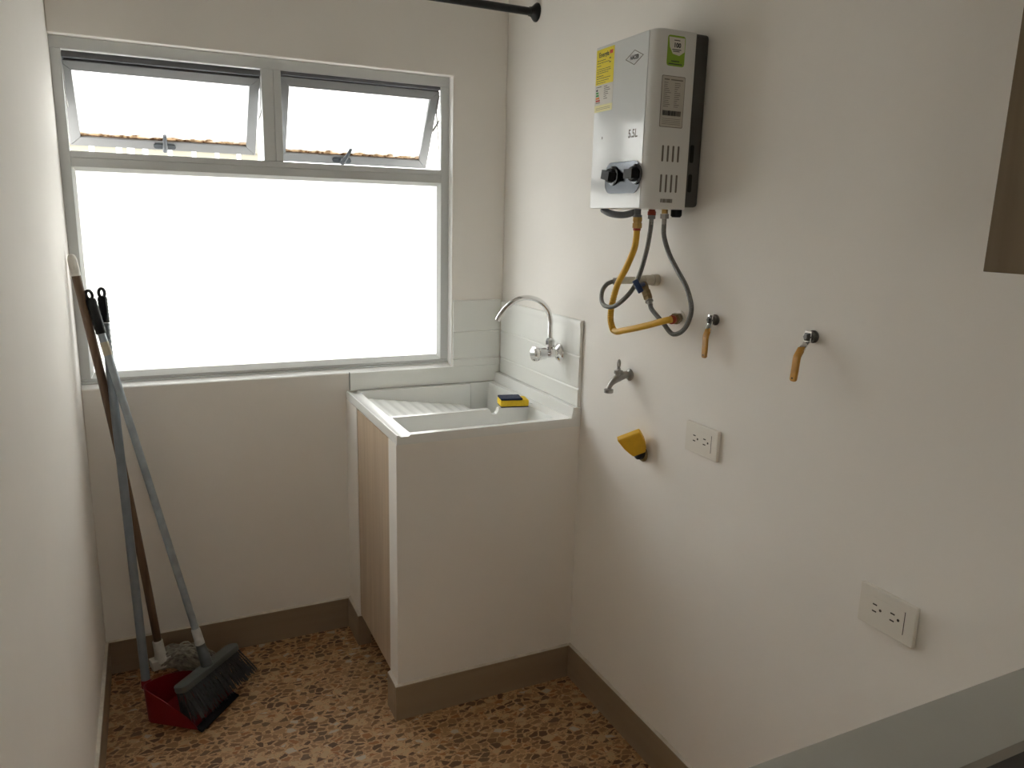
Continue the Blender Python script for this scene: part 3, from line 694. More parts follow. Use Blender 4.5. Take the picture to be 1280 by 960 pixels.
# knob plate and knobs
bm = bmesh.new(); prism(bm, rrect(-1.010, 1.6065, 0.150, 0.074, 0.026, 8), (FXS - 0.0025, 0, 0), (0, 1, 0), (0, 0, 1), (1, 0, 0), 0.0026)
obj('knob_plate', bm, M_chmpl, he, bevel=0.001)
for ky, rot in ((-0.974, 0.2), (-1.072, 0.0)):
    ks = bmesh.new(); lathe(ks, (FXS - 0.0026, ky, 1.612), (-1, 0, 0), [(0, 0.0235), (0.003, 0.0230), (0.005, 0.020), (0.0055, 0.015)], 28)
    kn = obj('knob', ks, M_chmpl, he, smooth=True)
    kb = bmesh.new(); lathe(kb, (FXS - 0.0080, ky, 1.612), (-1, 0, 0), [(0, 0.0175), (0.008, 0.0170), (0.010, 0.0155)], 28)
    c_, s_ = math.cos(rot), math.sin(rot)
    obox(kb, (FXS - 0.0190, ky, 1.612), (1, 0, 0), (0, c_, s_), (0, -s_, c_), 0.0085, 0.0165, 0.0105)
    obj('grip', kb, M_blackpl, kn, smooth=True)
# side labels (on the face turned to the kitchen)
SYF = HY1
def sd(name, x0, x1, z0, z1, m, lift, parent=he): return obj(name, BX(x0, x1, SYF - lift - 0.0002, SYF - lift, z0, z1), m, parent)
gl = bmesh.new(); prism(gl, rrect(-0.101, 1.8775, 0.048, 0.064, 0.006, 4), (0, SYF - 0.0004, 0), (1, 0, 0), (0, 0, 1), (0, 1, 0), 0.0003)
gl = obj('green_label', gl, M_lgreen, he, label='green and white sticker')
gw = bmesh.new(); prism(gw, [(-0.122, 1.9055), (-0.0790, 1.9055), (-0.0785, 1.877), (-0.092, 1.868), (-0.110, 1.871), (-0.119, 1.885)], (0, SYF - 0.0007, 0), (1, 0, 0), (0, 0, 1), (0, 1, 0), 0.0002)
obj('white_field', gw, M_lwhite, gl)
text('lettering', '100', 0.0130, (-0.099, SYF - 0.0009, 1.889), (1, 0, 0), (0, 0, 1), M_ink, gl, 0.0001, 'CENTER', 1.0, 0.0006)
bm = bmesh.new()
for x0_, x1_, z_ in ((-0.108, -0.092, 1.8995), (-0.112, -0.088, 1.8800), (-0.110, -0.092, 1.8765)): box(bm, x0_, x1_, SYF - 0.0010, SYF - 0.0008, z_ - 0.0009, z_ + 0.0009)
for x0_, x1_, z_ in ((-0.113, -0.091, 1.8560), (-0.120, -0.083, 1.8500)): box(bm, x0_, x1_, SYF - 0.0006, SYF - 0.0004, z_ - 0.0010, z_ + 0.0010)
obj('fine_print', bm, M_ink, gl, kind='stuff')
rl = bmesh.new(); prism(rl, rrect(-0.1025, 1.7700, 0.064, 0.110, 0.003, 3), (0, SYF - 0.0004, 0), (1, 0, 0), (0, 0, 1), (0, 1, 0), 0.0003)
rl = obj('rating_plate', rl, M_inkg, he, label='grey rating sticker with a dark outline')
rf = bmesh.new(); prism(rf, rrect(-0.1025, 1.7700, 0.0615, 0.1075, 0.0025, 3), (0, SYF - 0.0007, 0), (1, 0, 0), (0, 0, 1), (0, 1, 0), 0.0002)
obj('plate_field', rf, M_lgrey, rl)
bm = bmesh.new()
box(bm, -0.128, -0.114, SYF - 0.0010, SYF - 0.0008, 1.8155, 1.8180); box(bm, -0.110, -0.077, SYF - 0.0010, SYF - 0.0008, 1.8155, 1.8180)
for i in range(13):
    z_ = 1.810 - i * 0.0042; box(bm, -0.128, -0.128 + random.uniform(0.008, 0.02), SYF - 0.0010, SYF - 0.0008, z_ - 0.0006, z_ + 0.0006)
    box(bm, -0.099, -0.099 + random.uniform(0.006, 0.018), SYF - 0.0010, SYF - 0.0008, z_ - 0.0006, z_ + 0.0006)
for i in range(4): box(bm, -0.128, -0.078, SYF - 0.0010, SYF - 0.0008, 1.7330 - i * 0.0038, 1.7338 - i * 0.0038)
obj('fine_print', bm, M_inkg, rl, kind='stuff')
bm = bmesh.new(); x = -0.128
while x < -0.079:
    w_ = random.choice((0.0006, 0.0011, 0.0018)); box(bm, x, x + w_, SYF - 0.0010, SYF - 0.0008, 1.7400, 1.7510); x += w_ + random.choice((0.0006, 0.0009))
obj('barcode', bm, M_ink, rl, kind='stuff')
bm = bmesh.new(); x = -0.118
while x < -0.085:
    w_ = random.choice((0.0008, 0.0014, 0.002)); box(bm, x, x + w_, SYF - 0.0006, SYF - 0.0003, 1.5490, 1.5575); x += w_ + random.choice((0.0006, 0.0010))
obj('serial_barcode', bm, M_inkg, he, kind='stuff')
# underside fittings
bm = bmesh.new(); tube(bm, spline([(-0.135, -0.895, 1.533), (-0.130, -0.925, 1.523), (-0.115, -0.960, 1.520), (-0.10, -0.985, 1.527)], 5), 0.0085, 10)
obj('gas_knob_lever', bm, M_darkalu, he, smooth=True)
for nm, (x, y), prof, m_ in (('gas_outlet', (-0.100, -0.999), [(0, 0.0085), (0.014, 0.0085), (0.0145, 0.0115), (0.020, 0.0115)], M_darkalu),
                             ('water_outlet', (-0.060, -1.002), [(0, 0.0085), (0.004, 0.0085), (0.005, 0.0105), (0.014, 0.0105)], M_red),
                             ('water_outlet', (-0.052, -1.044), [(0, 0.0075), (0.010, 0.0075)], M_brass),
                             ('drain_plug', (-0.022, -1.050), [(0, 0.0135), (0.014, 0.0135), (0.018, 0.010)], M_blackpl)):
    obj(nm, LT((x, y, 1.5352), (0, 0, -1), prof, 16), m_, he, smooth=True)

# ---- yellow gas hose
gh = empty('gas_hose', (-0.02, -1.059, 1.272)); tag(gh, 'yellow coated gas hose looping from the heater to the wall fitting', 'hose')
path = [(-0.10, -1.000, 1.485), (-0.10, -0.999, 1.462), (-0.10, -0.992, 1.436), (-0.10, -0.962, 1.389), (-0.10, -0.928, 1.346), (-0.10, -0.907, 1.295), (-0.10, -0.902, 1.255), (-0.10, -0.915, 1.228), (-0.10, -0.935, 1.2225), (-0.098, -0.962, 1.229), (-0.092, -1.010, 1.242), (-0.082, -1.055, 1.256), (-0.072, -1.095, 1.270), (-0.062, -1.113, 1.276)]
sm = spline(path, 14); n_ = len(sm)
bm = bmesh.new(); tube(bm, sm, lambda i: 0.0082 + (0.0007 if i % 2 else -0.0007) * (1 if 62 < i < 104 else 0.25), 14)
obj('hose', bm, M_yhose, gh, smooth=True)
obj('upper_nut', LT((-0.10, -1.0, 1.5155), (0, 0, -1), [(0, 0.0125), (0.010, 0.0125), (0.0105, 0.0110), (0.014, 0.0110), (0.0145, 0.0130), (0.026, 0.0130), (0.027, 0.0105)], 6), M_brass, gh)
obj('collar', LT((-0.10, -1.0, 1.4890), (0, 0, -1), [(0, 0.0095), (0.006, 0.0095)], 14), M_red, gh, smooth=True)
d = Vector((0.040, -0.012, 0.003)).normalized()
# wall end: elbow leaves the wall, turns towards the window side
WEy, WEz = -1.068, 1.272
obj('wall_flange', LT((-0.0005, WEy, WEz), (-1, 0, 0), [(0, 0.018), (0.002, 0.018), (0.003, 0.016)], 24), M_wall, gh, smooth=True)
obj('wall_elbow', LT((-0.002, WEy, WEz), (-1, -0.35, 0.02), [(0, 0.011), (0.014, 0.011)], 16), M_dbrass, gh, smooth=True)
obj('lower_nut', LT((-0.012, WEy - 0.002, WEz), (-1, -0.85, 0.05), [(0, 0.0110), (0.001, 0.0145), (0.031, 0.0145), (0.034, 0.012)], 6), M_dbrass, gh)
obj('sleeve', LT((-0.0435, WEy - 0.026, WEz + 0.001), (-1, -0.85, 0.05), [(0, 0.0110), (0.016, 0.0110)], 12), M_red, gh, smooth=True)

# ---- braided hose 1 (from heater outlet curling back to a white pipe)
h1 = empty('water_hose', (0.0, -0.86, 1.345)); tag(h1, 'grey braided water hose curling back to the left white pipe', 'hose')
p1 = [(-0.06, -1.002, 1.505), (-0.06, -1.000, 1.485), (-0.06, -0.9975, 1.461), (-0.064, -0.988, 1.411), (-0.072, -0.975, 1.362), (-0.105, -0.985, 1.324), (-0.118, -0.965, 1.298), (-0.122, -0.925, 1.286), (-0.115, -0.890, 1.293), (-0.100, -0.866, 1.315), (-0.085, -0.858, 1.338), (-0.078, -0.868, 1.349), (-0.068, -0.876, 1.350)]
obj('hose', T(spline([(-0.06, -1.002, 1.505), (-0.06, -1.000, 1.480), (-0.061, -0.990, 1.430), (-0.066, -0.975, 1.375), (-0.085, -0.978, 1.340), (-0.112, -0.978, 1.312), (-0.120, -0.945, 1.290), (-0.120, -0.905, 1.287), (-0.112, -0.873, 1.298), (-0.104, -0.862, 1.322), (-0.095, -0.868, 1.340), (-0.082, -0.877, 1.348)], 8), 0.0058, 12), M_ghose, h1, smooth=True)
obj('nut', LT((-0.06, -1.002, 1.522), (0, 0, -1), [(0, 0.0105), (0.010, 0.0105), (0.0105, 0.0065), (0.024, 0.0062)], 6), M_nickel, h1)
obj('nut', LT((-0.082, -0.878, 1.348), (1, -0.05, 0.03), [(0, 0.007), (0.003, 0.011), (0.010, 0.011), (0.011, 0.008)], 6), M_nickel, h1)
obj('pipe', LT((-0.001, -0.884, 1.351), (-1, 0, 0), [(0, 0.013), (0.004, 0.013), (0.0045, 0.0095), (0.070, 0.0095)], 18), M_pvc, h1, smooth=True, label='cream pipe stub')

# ---- braided hose 2 with blue handled shut-off valve
h2 = empty('valve_hose', (0.0, -0.962, 1.358)); tag(h2, 'grey braided water hose with blue shut-off valve, looping down at the right', 'hose')
obj('pipe', LT((-0.001, -0.962, 1.358), (-1, 0, 0), [(0, 0.0150), (0.016, 0.0150), (0.0165, 0.0130), (0.044, 0.0130), (0.0445, 0.0120), (0.058, 0.0120), (0.060, 0.0105), (0.064, 0.0100)], 20), M_pvc, h2, smooth=True, label='cream pipe stub')
dv = Vector((-0.006, -0.038, -0.040)).normalized()
c0 = Vector((-0.054, -0.976, 1.350))
obj('valve_body', LT(c0, dv, [(0, 0.0095), (0.006, 0.0110), (0.024, 0.0095), (0.026, 0.0085)], 16), M_dbrass, h2, smooth=True)
c1 = c0 + dv * 0.026
obj('nut', LT(c1, dv, [(0, 0.0125), (0.018, 0.0125), (0.0185, 0.0105), (0.028, 0.0105)], 6), M_dbrass, h2)
c2 = c1 + dv * 0.029
obj('crimp', LT(c2, dv, [(0, 0.0105), (0.002, 0.0105), (0.0025, 0.007), (0.013, 0.0065)], 16), M_nickel, h2, smooth=True)
lc_ = Vector((-0.098, -1.016, 1.348)); ld2 = Vector((0.0, -0.040, -0.036)).normalized(); ln2 = Vector((-0.57, -0.82, 0.0)).normalized()
bl = bmesh.new(); obox(bl, lc_, ld2, ln2, ld2.cross(ln2), 0.021, 0.0035, 0.0075)
tube(bl, [lc_, c0 + Vector((-0.006, -0.010, 0.0))], 0.0055, 12)
obj('lever', bl, M_blue, h2, bevel=0.002)
c3 = c2 + dv * 0.012
g2 = [tuple(c3), tuple(c3 + dv * 0.016), (-0.056, -1.072, 1.262), (-0.053, -1.096, 1.2440), (-0.052, -1.115, 1.2395), (-0.050, -1.140, 1.250), (-0.050, -1.160, 1.273), (-0.050, -1.169, 1.310), (-0.050, -1.147, 1.354), (-0.050, -1.110, 1.390), (-0.050, -1.070, 1.430), (-0.051, -1.046, 1.472), (-0.052, -1.044, 1.500)]
obj('hose', T(spline(g2, 8), 0.0058, 12), M_ghose, h2, smooth=True)
obj('nut', LT((-0.052, -1.044, 1.5245), (0, 0, -1), [(0, 0.0115), (0.011, 0.0115), (0.0115, 0.0065), (0.026, 0.0062)], 6), M_nickel, h2)

# ================================================================== WALL VALVES, TAP, CAP, OUTLETS
def lever_valve(y, z, label, tilt=0.0, grow=1.0):
    r = empty('lever_valve', (0, y, z)); tag(r, label, 'valve', 'yellow lever valves on the right wall')
    obj('stem', LT((-0.0008, y, z), (-1, 0, 0), [(0, 0.0130), (0.003, 0.0130), (0.005, 0.0105), (0.013, 0.0105)], 18), M_dstem, r, smooth=True)
    obj('stem_nut', LT((-0.012, y, z), (-1, 0, 0), [(0, 0.0090), (0.009, 0.0090), (0.0095, 0.005), (0.012, 0.005)], 6), M_dstem, r)
    # bent strip lever
    def strip(pts, w, t):
        bm = bmesh.new(); A = [Vector(p) for p in pts]; prev = None
        for i, p in enumerate(A):
            d = (A[min(i + 1, len(A) - 1)] - A[max(i - 1, 0)]).normalized(); s = Vector((0, 1, 0)); s = (s - d * s.dot(d)).normalized(); nn = d.cross(s)
            wi = w[i] if isinstance(w, list) else w
            ring = [bm.verts.new(p + s * wi * a + nn * t * b) for a, b in ((-1, -1), (1, -1), (1, 1), (-1, 1))]
            if prev:
                for j in range(4): bm.faces.new((prev[j], prev[(j + 1) % 4], ring[(j + 1) % 4], ring[j]))
            else: bm.faces.new(ring)
            prev = ring
        bm.faces.new(prev); return bm
    k = grow
    obj('lever', strip([(-0.0165, y, z + 0.012), (-0.0170, y, z - 0.010), (-0.024 * k, y - 0.004, z - 0.023), (-0.027 * k, y - 0.006, z - 0.028)], 0.0080, 0.0012), M_chrome, r, bevel=0.0006)
    obj('grip', strip([(-0.0225 * k, y - 0.003, z - 0.0205), (-0.034 * k, y - 0.009, z - 0.036), (-0.036 * k, y - 0.011 + tilt * .1, z - 0.042), (-0.0355 * k, y - 0.011 + tilt * .6, z - 0.065), (-0.0355 * k, y - 0.011 + tilt, z - 0.083), (-0.0355 * k, y - 0.011 + tilt, z - 0.087)], [0.0078, 0.0078, 0.0080, 0.0080, 0.0076, 0.0048], 0.0036), M_yvin, r, bevel=0.002)
    obj('grip_hole', LT((-0.0355 * k - 0.0042, y - 0.011 + tilt, z - 0.080), (1, 0, 0), [(0, 0.0020), (0.0086, 0.0020)], 10), M_black, r)
    return r
M_dstem = mat('dark_valve_stem', (0.16, 0.155, 0.145), 0.35, 0.9, vary=0.2, vscale=70)
lever_valve(-1.200, 1.284, 'yellow lever valve nearer the water heater', tilt=0.0)
lever_valve(-1.496, 1.288, 'yellow lever valve farther from the water heater, over the lower outlet', tilt=0.004, grow=1.45)

tp = empty('garden_tap', (0, -0.855, 1.088)); tag(tp, 'small dull metal bib tap on the right wall beside the sink', 'faucet')
ty = -0.862
obj('wall_flange', LT((-0.0008, ty, 1.087), (-1, 0, 0), [(0, 0.0170), (0.003, 0.0170), (0.007, 0.013), (0.009, 0.0095)], 20), M_nickel, tp, smooth=True)
tb_ = bmesh.new(); pth = spline([(-0.006, ty, 1.088), (-0.022, ty, 1.087), (-0.040, ty, 1.080), (-0.056, ty, 1.070), (-0.066, ty, 1.057), (-0.068, ty, 1.047)], 6)
tube(tb_, pth, lambda i: 0.0095 + 0.003 * math.sin(PI * min(1, i / 20)) - 0.0035 * (i / 30), 16)
obj('body', tb_, M_nickel, tp, smooth=True)
obj('outlet', LT((-0.068, ty, 1.052), (0, 0, -1), [(0, 0.010), (0.002, 0.0130), (0.011, 0.0130), (0.012, 0.010)], 20), M_nickel, tp, smooth=True)
obj('bonnet', LT((-0.039, ty, 1.083), (0, 0, 1), [(0, 0.009), (0.009, 0.009), (0.010, 0.0125), (0.018, 0.0125), (0.020, 0.006), (0.026, 0.005)], 12), M_nickel, tp, smooth=True)
hd = bmesh.new(); pts = []
for k in range(17):
    a = 2 * PI * k / 16; pts.append((-0.039 + 0.0062 * math.cos(a), ty + 0.004 * math.cos(a), 1.1195 + 0.0115 * math.sin(a)))
tube(hd, pts, 0.0026, 8, False)
obj('key_handle', hd, M_nickel, tp, smooth=True)

# yellow capped gas outlet
yc = empty('gas_stub_cap', (0, -0.955, 0.888)); tag(yc, 'yellow plastic cap on a gas stub low on the right wall', 'pipe cap')
obj('flange', LT((-0.0006, -0.948, 0.882), (-1, 0, 0), [(0, 0.0215), (0.004, 0.0215), (0.009, 0.017)], 24), M_dbrass, yc, smooth=True)
obj('collar', LT((-0.006, -0.950, 0.888), (-1, 0.0, 0.12), [(0, 0.0165), (0.004, 0.0205), (0.015, 0.0205), (0.017, 0.016)], 22), M_blackpl, yc, smooth=True)
cp = bmesh.new()    # wedge shaped cap: round-ish base widening to a flat rectangular end
rings = []
wv = Vector((0.72, -0.50, 0.42)).normalized()
for c_, hw_, th_ in (((-0.020, -0.954, 0.892), 0.0175, (-0.0065, -0.0130, -0.0045)), ((-0.026, -0.954, 0.903), 0.0245, (-0.0062, -0.0125, -0.0044)), ((-0.036, -0.954, 0.917), 0.0300, (-0.0055, -0.0110, -0.0040)), ((-0.052, -0.954, 0.937), 0.0325, (-0.0045, -0.0092, -0.0032)), ((-0.0565, -0.951, 0.9435), 0.0325, (-0.0042, -0.0086, -0.0030))):
    c_ = Vector(c_); t_ = Vector(th_)
    rings.append([cp.verts.new(c_ + wv * hw_ * a + t_ * b) for a, b in ((-1, -1), (1, -1), (1, 1), (-1, 1))])
for i in range(len(rings) - 1):
    for j in range(4): cp.faces.new((rings[i][j], rings[i][(j + 1) % 4], rings[i + 1][(j + 1) % 4], rings[i + 1][j]))
cp.faces.new(rings[0]); cp.faces.new(rings[-1])
obj('cap', cp, M_ycap, yc, bevel=0.0025)

def outlet(y0, y1, z0, z1, label):
    cy, cz = (y0 + y1) / 2, (z0 + z1) / 2; w_, h_ = abs(y1 - y0), abs(z1 - z0); D = 0.0095
    r = empty('wall_outlet', (0, cy, cz)); tag(r, label, 'power outlet', 'white double outlets on the right wall')
    bm = bmesh.new(); prism(bm, rrect(cy, cz, w_, h_, 0.003, 3), (-0.0004, 0, 0), (0, 1, 0), (0, 0, 1), (-1, 0, 0), D)
    obj('cover_plate', bm, M_outlet, r, bevel=0.002)
    bm = bmesh.new(); prism(bm, rrect(cy + 0.004, cz, w_ * 0.70, h_ * 0.56, 0.001, 2), (-D - 0.0002, 0, 0), (0, 1, 0), (0, 0, 1), (-1, 0, 0), 0.0008)
    ins = obj('socket_insert', bm, M_outlet, r, bevel=0.0004)
    bm = bmesh.new()
    for oy in (0.024, -0.014):
        yy = cy + oy
        for oz in (0.0072, -0.0062): box(bm, -D - 0.0014, -D - 0.0009, yy - 0.0045, yy + 0.0045, cz + oz - 0.0013, cz + oz + 0.0013)
        prism(bm, rrect(yy - 0.0125, cz + 0.0005, 0.0052, 0.0052, 0.0024, 4), (-D - 0.0009, 0, 0), (0, 1, 0), (0, 0, 1), (-1, 0, 0), 0.0005)
    obj('slots', bm, M_slot, ins)
    obj('side_groove', BX(-D - 0.0008, -D - 0.0003, cy - w_ * 0.325, cy - w_ * 0.310, cz - h_ * 0.28, cz + h_ * 0.28), M_slot, r)
    return r
outlet(-1.1325, -1.2515, 0.9500, 1.0258, 'white double power outlet high on the wall under the first lever valve')
outlet(-1.683, -1.802, 0.7690, 0.8475, 'white double power outlet low on the wall above the countertop')

# black rod across the room
rd = empty('shower_rod', (-0.7, -0.217, 2.16)); tag(rd, 'black metal rod mounted high across the room, in front of the window', 'rod')
obj('tube', T([(LX + 0.012, -0.217, 2.16), (-0.70, -0.217, 2.16)], 0.0140, 20), M_rod, rd, smooth=True)
obj('tube', T([(-0.7005, -0.217, 2.16), (-0.012, -0.217, 2.16)], 0.0122, 20), M_rod, rd, smooth=True)
pf = [(0, 0.029), (0.004, 0.029), (0.010, 0.024), (0.018, 0.0165), (0.024, 0.0145), (0.027, 0.0145)]
obj('end_flange', LT((-0.0006, -0.217, 2.16), (-1, 0, 0), pf, 26), M_rod, rd, smooth=True)
obj('end_flange', LT((LX + 0.0006, -0.217, 2.16), (1, 0, 0), pf, 26), M_rod, rd, smooth=True)

# ================================================================== KITCHEN EDGE
up = empty('upper_cabinet', (-0.165, -2.4, 1.458)); tag(up, 'brown oak laminate wall cabinet at the right edge', 'cabinet')
obj('carcass', BX(-0.312, -0.001, -3.65, -2.038, 1.459, 2.25), M_upcab, up, bevel=0.0008)
for i, (a_, b_) in enumerate(((-2.036, -2.56), (-2.564, -3.10), (-3.104, -3.648))):
    obj('door', BX(-0.331, -0.313, b_, a_, 1.457, 2.25), M_upcab, up, bevel=0.0008)
lc = empty('base_cabinet', (-0.3, -2.8, 0.0)); tag(lc, 'white base cabinet under the grey countertop', 'cabinet')
obj('carcass', BX(-0.585, -TB - 0.001, -3.65, -2.065, 0.085, 0.866), M_cabw, lc)
obj('plinth', BX(-0.54, -TB - 0.001, -3.65, -2.10, 0.0, 0.0848), M_cabw, lc)
for a_, b_ in ((-2.067, -2.59), (-2.594, -3.12), (-3.124, -3.648)): obj('door', BX(-0.604, -0.586, b_, a_, 0.09, 0.862), M_cabw, lc, bevel=0.001)
ct = obj('countertop', BX(-0.619, -0.0005, -3.66, -2.040, 0.867, 0.900), M_counter, bevel=0.002); tag(ct, 'grey-white kitchen countertop at the bottom right corner', 'countertop')
ck = empty('cooktop', (-0.30, -2.41, 0.900)); tag(ck, 'black glass cooktop with metal rim let into the countertop', 'cooktop')
obj('rim', BX(-0.585, -0.075, -2.70, -2.142, 0.9003, 0.9045), mat('dull_steel_rim', (0.28, 0.26, 0.22), 0.4, 0.5, vary=0.05), ck, bevel=0.001)
obj('glass', BX(-0.578, -0.082, -2.693, -2.157, 0.9047, 0.9080), M_glassblk, ck, bevel=0.001)
for bx_, by_ in ((-0.45, -2.30), (-0.20, -2.30), (-0.45, -2.55), (-0.20, -2.55)):
    bu = obj('burner', LT((bx_, by_, 0.9082), (0, 0, 1), [(0, 0.042), (0.008, 0.042), (0.009, 0.034), (0.014, 0.032)], 24), M_blackpl, ck, smooth=True)
    bm = bmesh.new()
    for k in range(4):
        a = PI / 4 + k * PI / 2; obox(bm, (bx_ + 0.06 * math.cos(a), by_ + 0.06 * math.sin(a), 0.930), (math.cos(a), math.sin(a), 0), (-math.sin(a), math.cos(a), 0), (0, 0, 1), 0.045, 0.004, 0.004)
        obox(bm, (bx_ + 0.101 * math.cos(a), by_ + 0.101 * math.sin(a), 0.919), (1, 0, 0), (0, 1, 0), (0, 0, 1), 0.004, 0.004, 0.0108)
    obj('pan_support', bm, M_blackpl, ck)

# ================================================================== BROOM, MOP, DUSTPAN
def hang_grip(name, p_top, p_low, r, m, parent, hole=True):
    """plastic hand grip with a hanging loop on top"""
    a = Vector(p_top); b = Vector(p_low); d = (a - b).normalized()
    bm = bmesh.new(); L_ = (a - b).length - 0.028
    prof = [(0, r * 0.95)]
    k = 14
    for i in range(k): prof.append((L_ * (i + 0.5) / k, r * (1.0 if i % 2 else 1.08)))
    prof.append((L_, r * 0.9))
    lathe(bm, b, d, prof, 14)
    s = Vector((1, 0, 0)); s = (s - d * s.dot(d)).normalized()
    pts = []; c = b + d * (L_ + 0.012)
    for i in range(19):
        t = 2 * PI * i / 18; pts.append(c + s * 0.0078 * math.cos(t) + d * 0.013 * math.sin(t))
    tube(bm, pts, 0.0046, 8, False)
    return obj(name, bm, m, parent, smooth=True)
# mop
mop = empty('mop', (-1.25, -0.12, 0.0)); tag(mop, 'mop with brown wooden stick, white clamp and grey yarn, leftmost against the wall', 'mop')
mt, mb = Vector((-1.390, -0.075, 1.348)), Vector((-1.2475, -0.118, 0.115)); dmop = (mt - mb).normalized()
hpt = [mb + (mt - mb) * (i / 12) + Vector((0.010, 0, 0)) * math.sin(PI * i / 12) for i in range(13)]
obj('stick', T(spline(hpt, 3), 0.0122, 16), M_stick, mop, smooth=True)
c_ = hpt[-1]; obj('top_cap', LT(c_ - dmop * 0.035, dmop, [(0, 0.0135), (0.030, 0.0130), (0.048, 0.0125), (0.058, 0.009), (0.062, 0.004)], 16), M_wpl, mop, smooth=True, label='white end cap')
bm = bmesh.new(); lathe(bm, mb + dmop * 0.035, -dmop, [(0, 0.0155), (0.045, 0.0165), (0.060, 0.021), (0.075, 0.024)], 16)
obox(bm, mb - dmop * 0.042, (1, 0.3, 0), (-0.3, 1, 0), dmop, 0.034, 0.018, 0.016)
obj('clamp', bm, M_wpl, mop, bevel=0.003, label='white plastic clamp')
bm = bmesh.new(); rnd = random.Random(3)
for k in range(150):
    a = rnd.uniform(-0.5, 0.9); x0_ = -1.245 + rnd.uniform(-0.03, 0.03); y0_ = -0.12 + rnd.uniform(-0.015, 0.02); z0_ = 0.06 + rnd.uniform(-0.012, 0.01)
    L_ = rnd.uniform(0.10, 0.185); pts = [(x0_, y0_, z0_)]; hgt = rnd.uniform(0.015, 0.085)
    for j in range(1, 6):
        f = j / 5; pts.append((x0_ + math.cos(a) * L_ * f + rnd.uniform(-0.006, 0.006), max(-0.20, min(-0.02, y0_ + math.sin(a) * L_ * f * 0.55 + rnd.uniform(-0.006, 0.006))), max(0.005, z0_ * (1 - f) + hgt * math.sin(PI * f * 0.9) * 0.9 + 0.004 + rnd.uniform(-0.004, 0.004))))
    tube(bm, spline(pts, 2), 0.0032, 5)
ya = obj('yarn', bm, M_yarn, mop, smooth=True); ya['kind'] = 'stuff'
# broom
br = empty('broom', (-1.10, -0.30, 0.0)); tag(br, 'broom with light grey metal stick and dark grey bristles resting in the dustpan', 'broom')
bt, bb = Vector((-1.3575, -0.078, 1.262)), Vector((-1.131, -0.262, 0.195)); db = (bt - bb).normalized()
ln = (bt - bb).length
obj('stick', T([bb + db * 0.02, bb + db * (ln - 0.105)], 0.0108, 16), M_ltube, br, smooth=True)
hang_grip('grip', bt + db * 0.012, bb + db * (ln - 0.120), 0.0135, M_blackpl, br)['label'] = 'black ribbed grip with hanging loop'
t0 = bb + db * (ln - 0.185); obj('tape', LT(t0, db, [(0, 0.0118), (0.040, 0.0118)], 16), M_tape, br, smooth=True, label='beige tape band')
obj('ferrule', LT(bb - db * 0.006, db, [(0, 0.0145), (0.050, 0.0130), (0.052, 0.012)], 14), M_wferr, br, smooth=True, label='pale ferrule')
e0, e1 = Vector((-1.203, -0.400, 0.132)), Vector((-1.028, -0.212, 0.132)); ed = (e1 - e0).normalized(); nrm = Vector((ed.y, -ed.x, 0))   # towards the camera/right
tiltv = (Vector((0, 0, 1)) * 0.97 - nrm * 0.20).normalized(); widev = ed.cross(tiltv).normalized()
if widev.dot(nrm) < 0: widev = -widev
cb = (e0 + e1) / 2 + nrm * 0.002
bm = bmesh.new(); poly = rrect(0, 0, 0.262, 0.048, 0.022, 7)
prism(bm, poly, cb - tiltv * 0.010, ed, widev, tiltv, 0.018)
obj('block', bm, M_block, br, bevel=0.003)
bm = bmesh.new(); tube(bm, spline([cb + tiltv * 0.004, cb + tiltv * 0.020 - widev * 0.002, bb - db * 0.022, bb + db * 0.012], 5), lambda i: 0.019 - 0.005 * min(1, i / 12), 14)
obj('socket', bm, M_block, br, smooth=True)
bm = bmesh.new(); rnd = random.Random(5)
for i in range(26):
    for j in range(5):
        s_ = (i - 12.5) / 12.5; q_ = (j - 2) / 2
        p0_ = cb - tiltv * 0.0095 + ed * (0.120 * s_) + widev * (0.016 * q_)
        clump = (-tiltv + widev * (0.26 * q_ + 0.10 + rnd.uniform(-.12, .12)) + ed * (0.15 * s_ + 0.22 + rnd.uniform(-.12, .12))).normalized()
        for k in range(4):
            dd = (-tiltv * 1.0 + widev * (0.22 * q_ + 0.10) + ed * (0.15 * s_ + 0.22) + Vector((rnd.uniform(-.07, .07), rnd.uniform(-.07, .07), 0))).normalized()
            L_ = 0.098 + rnd.uniform(-0.008, 0.006); dd = (dd * 0.6 + clump * 0.4).normalized()
            pe = p0_ + dd * L_
            if pe.z < 0.016: pe = p0_ + dd * (L_ * (p0_.z - 0.016) / (p0_.z - pe.z))
            tube(bm, [p0_ + Vector((rnd.uniform(-.002, .002), rnd.uniform(-.002, .002), 0)), (p0_ + pe) / 2 + dd.cross(ed) * 0.002, pe], [0.0016, 0.0015, 0.0011], 4)
bs = obj('bristles', bm, M_brist, br); bs['kind'] = 'stuff'
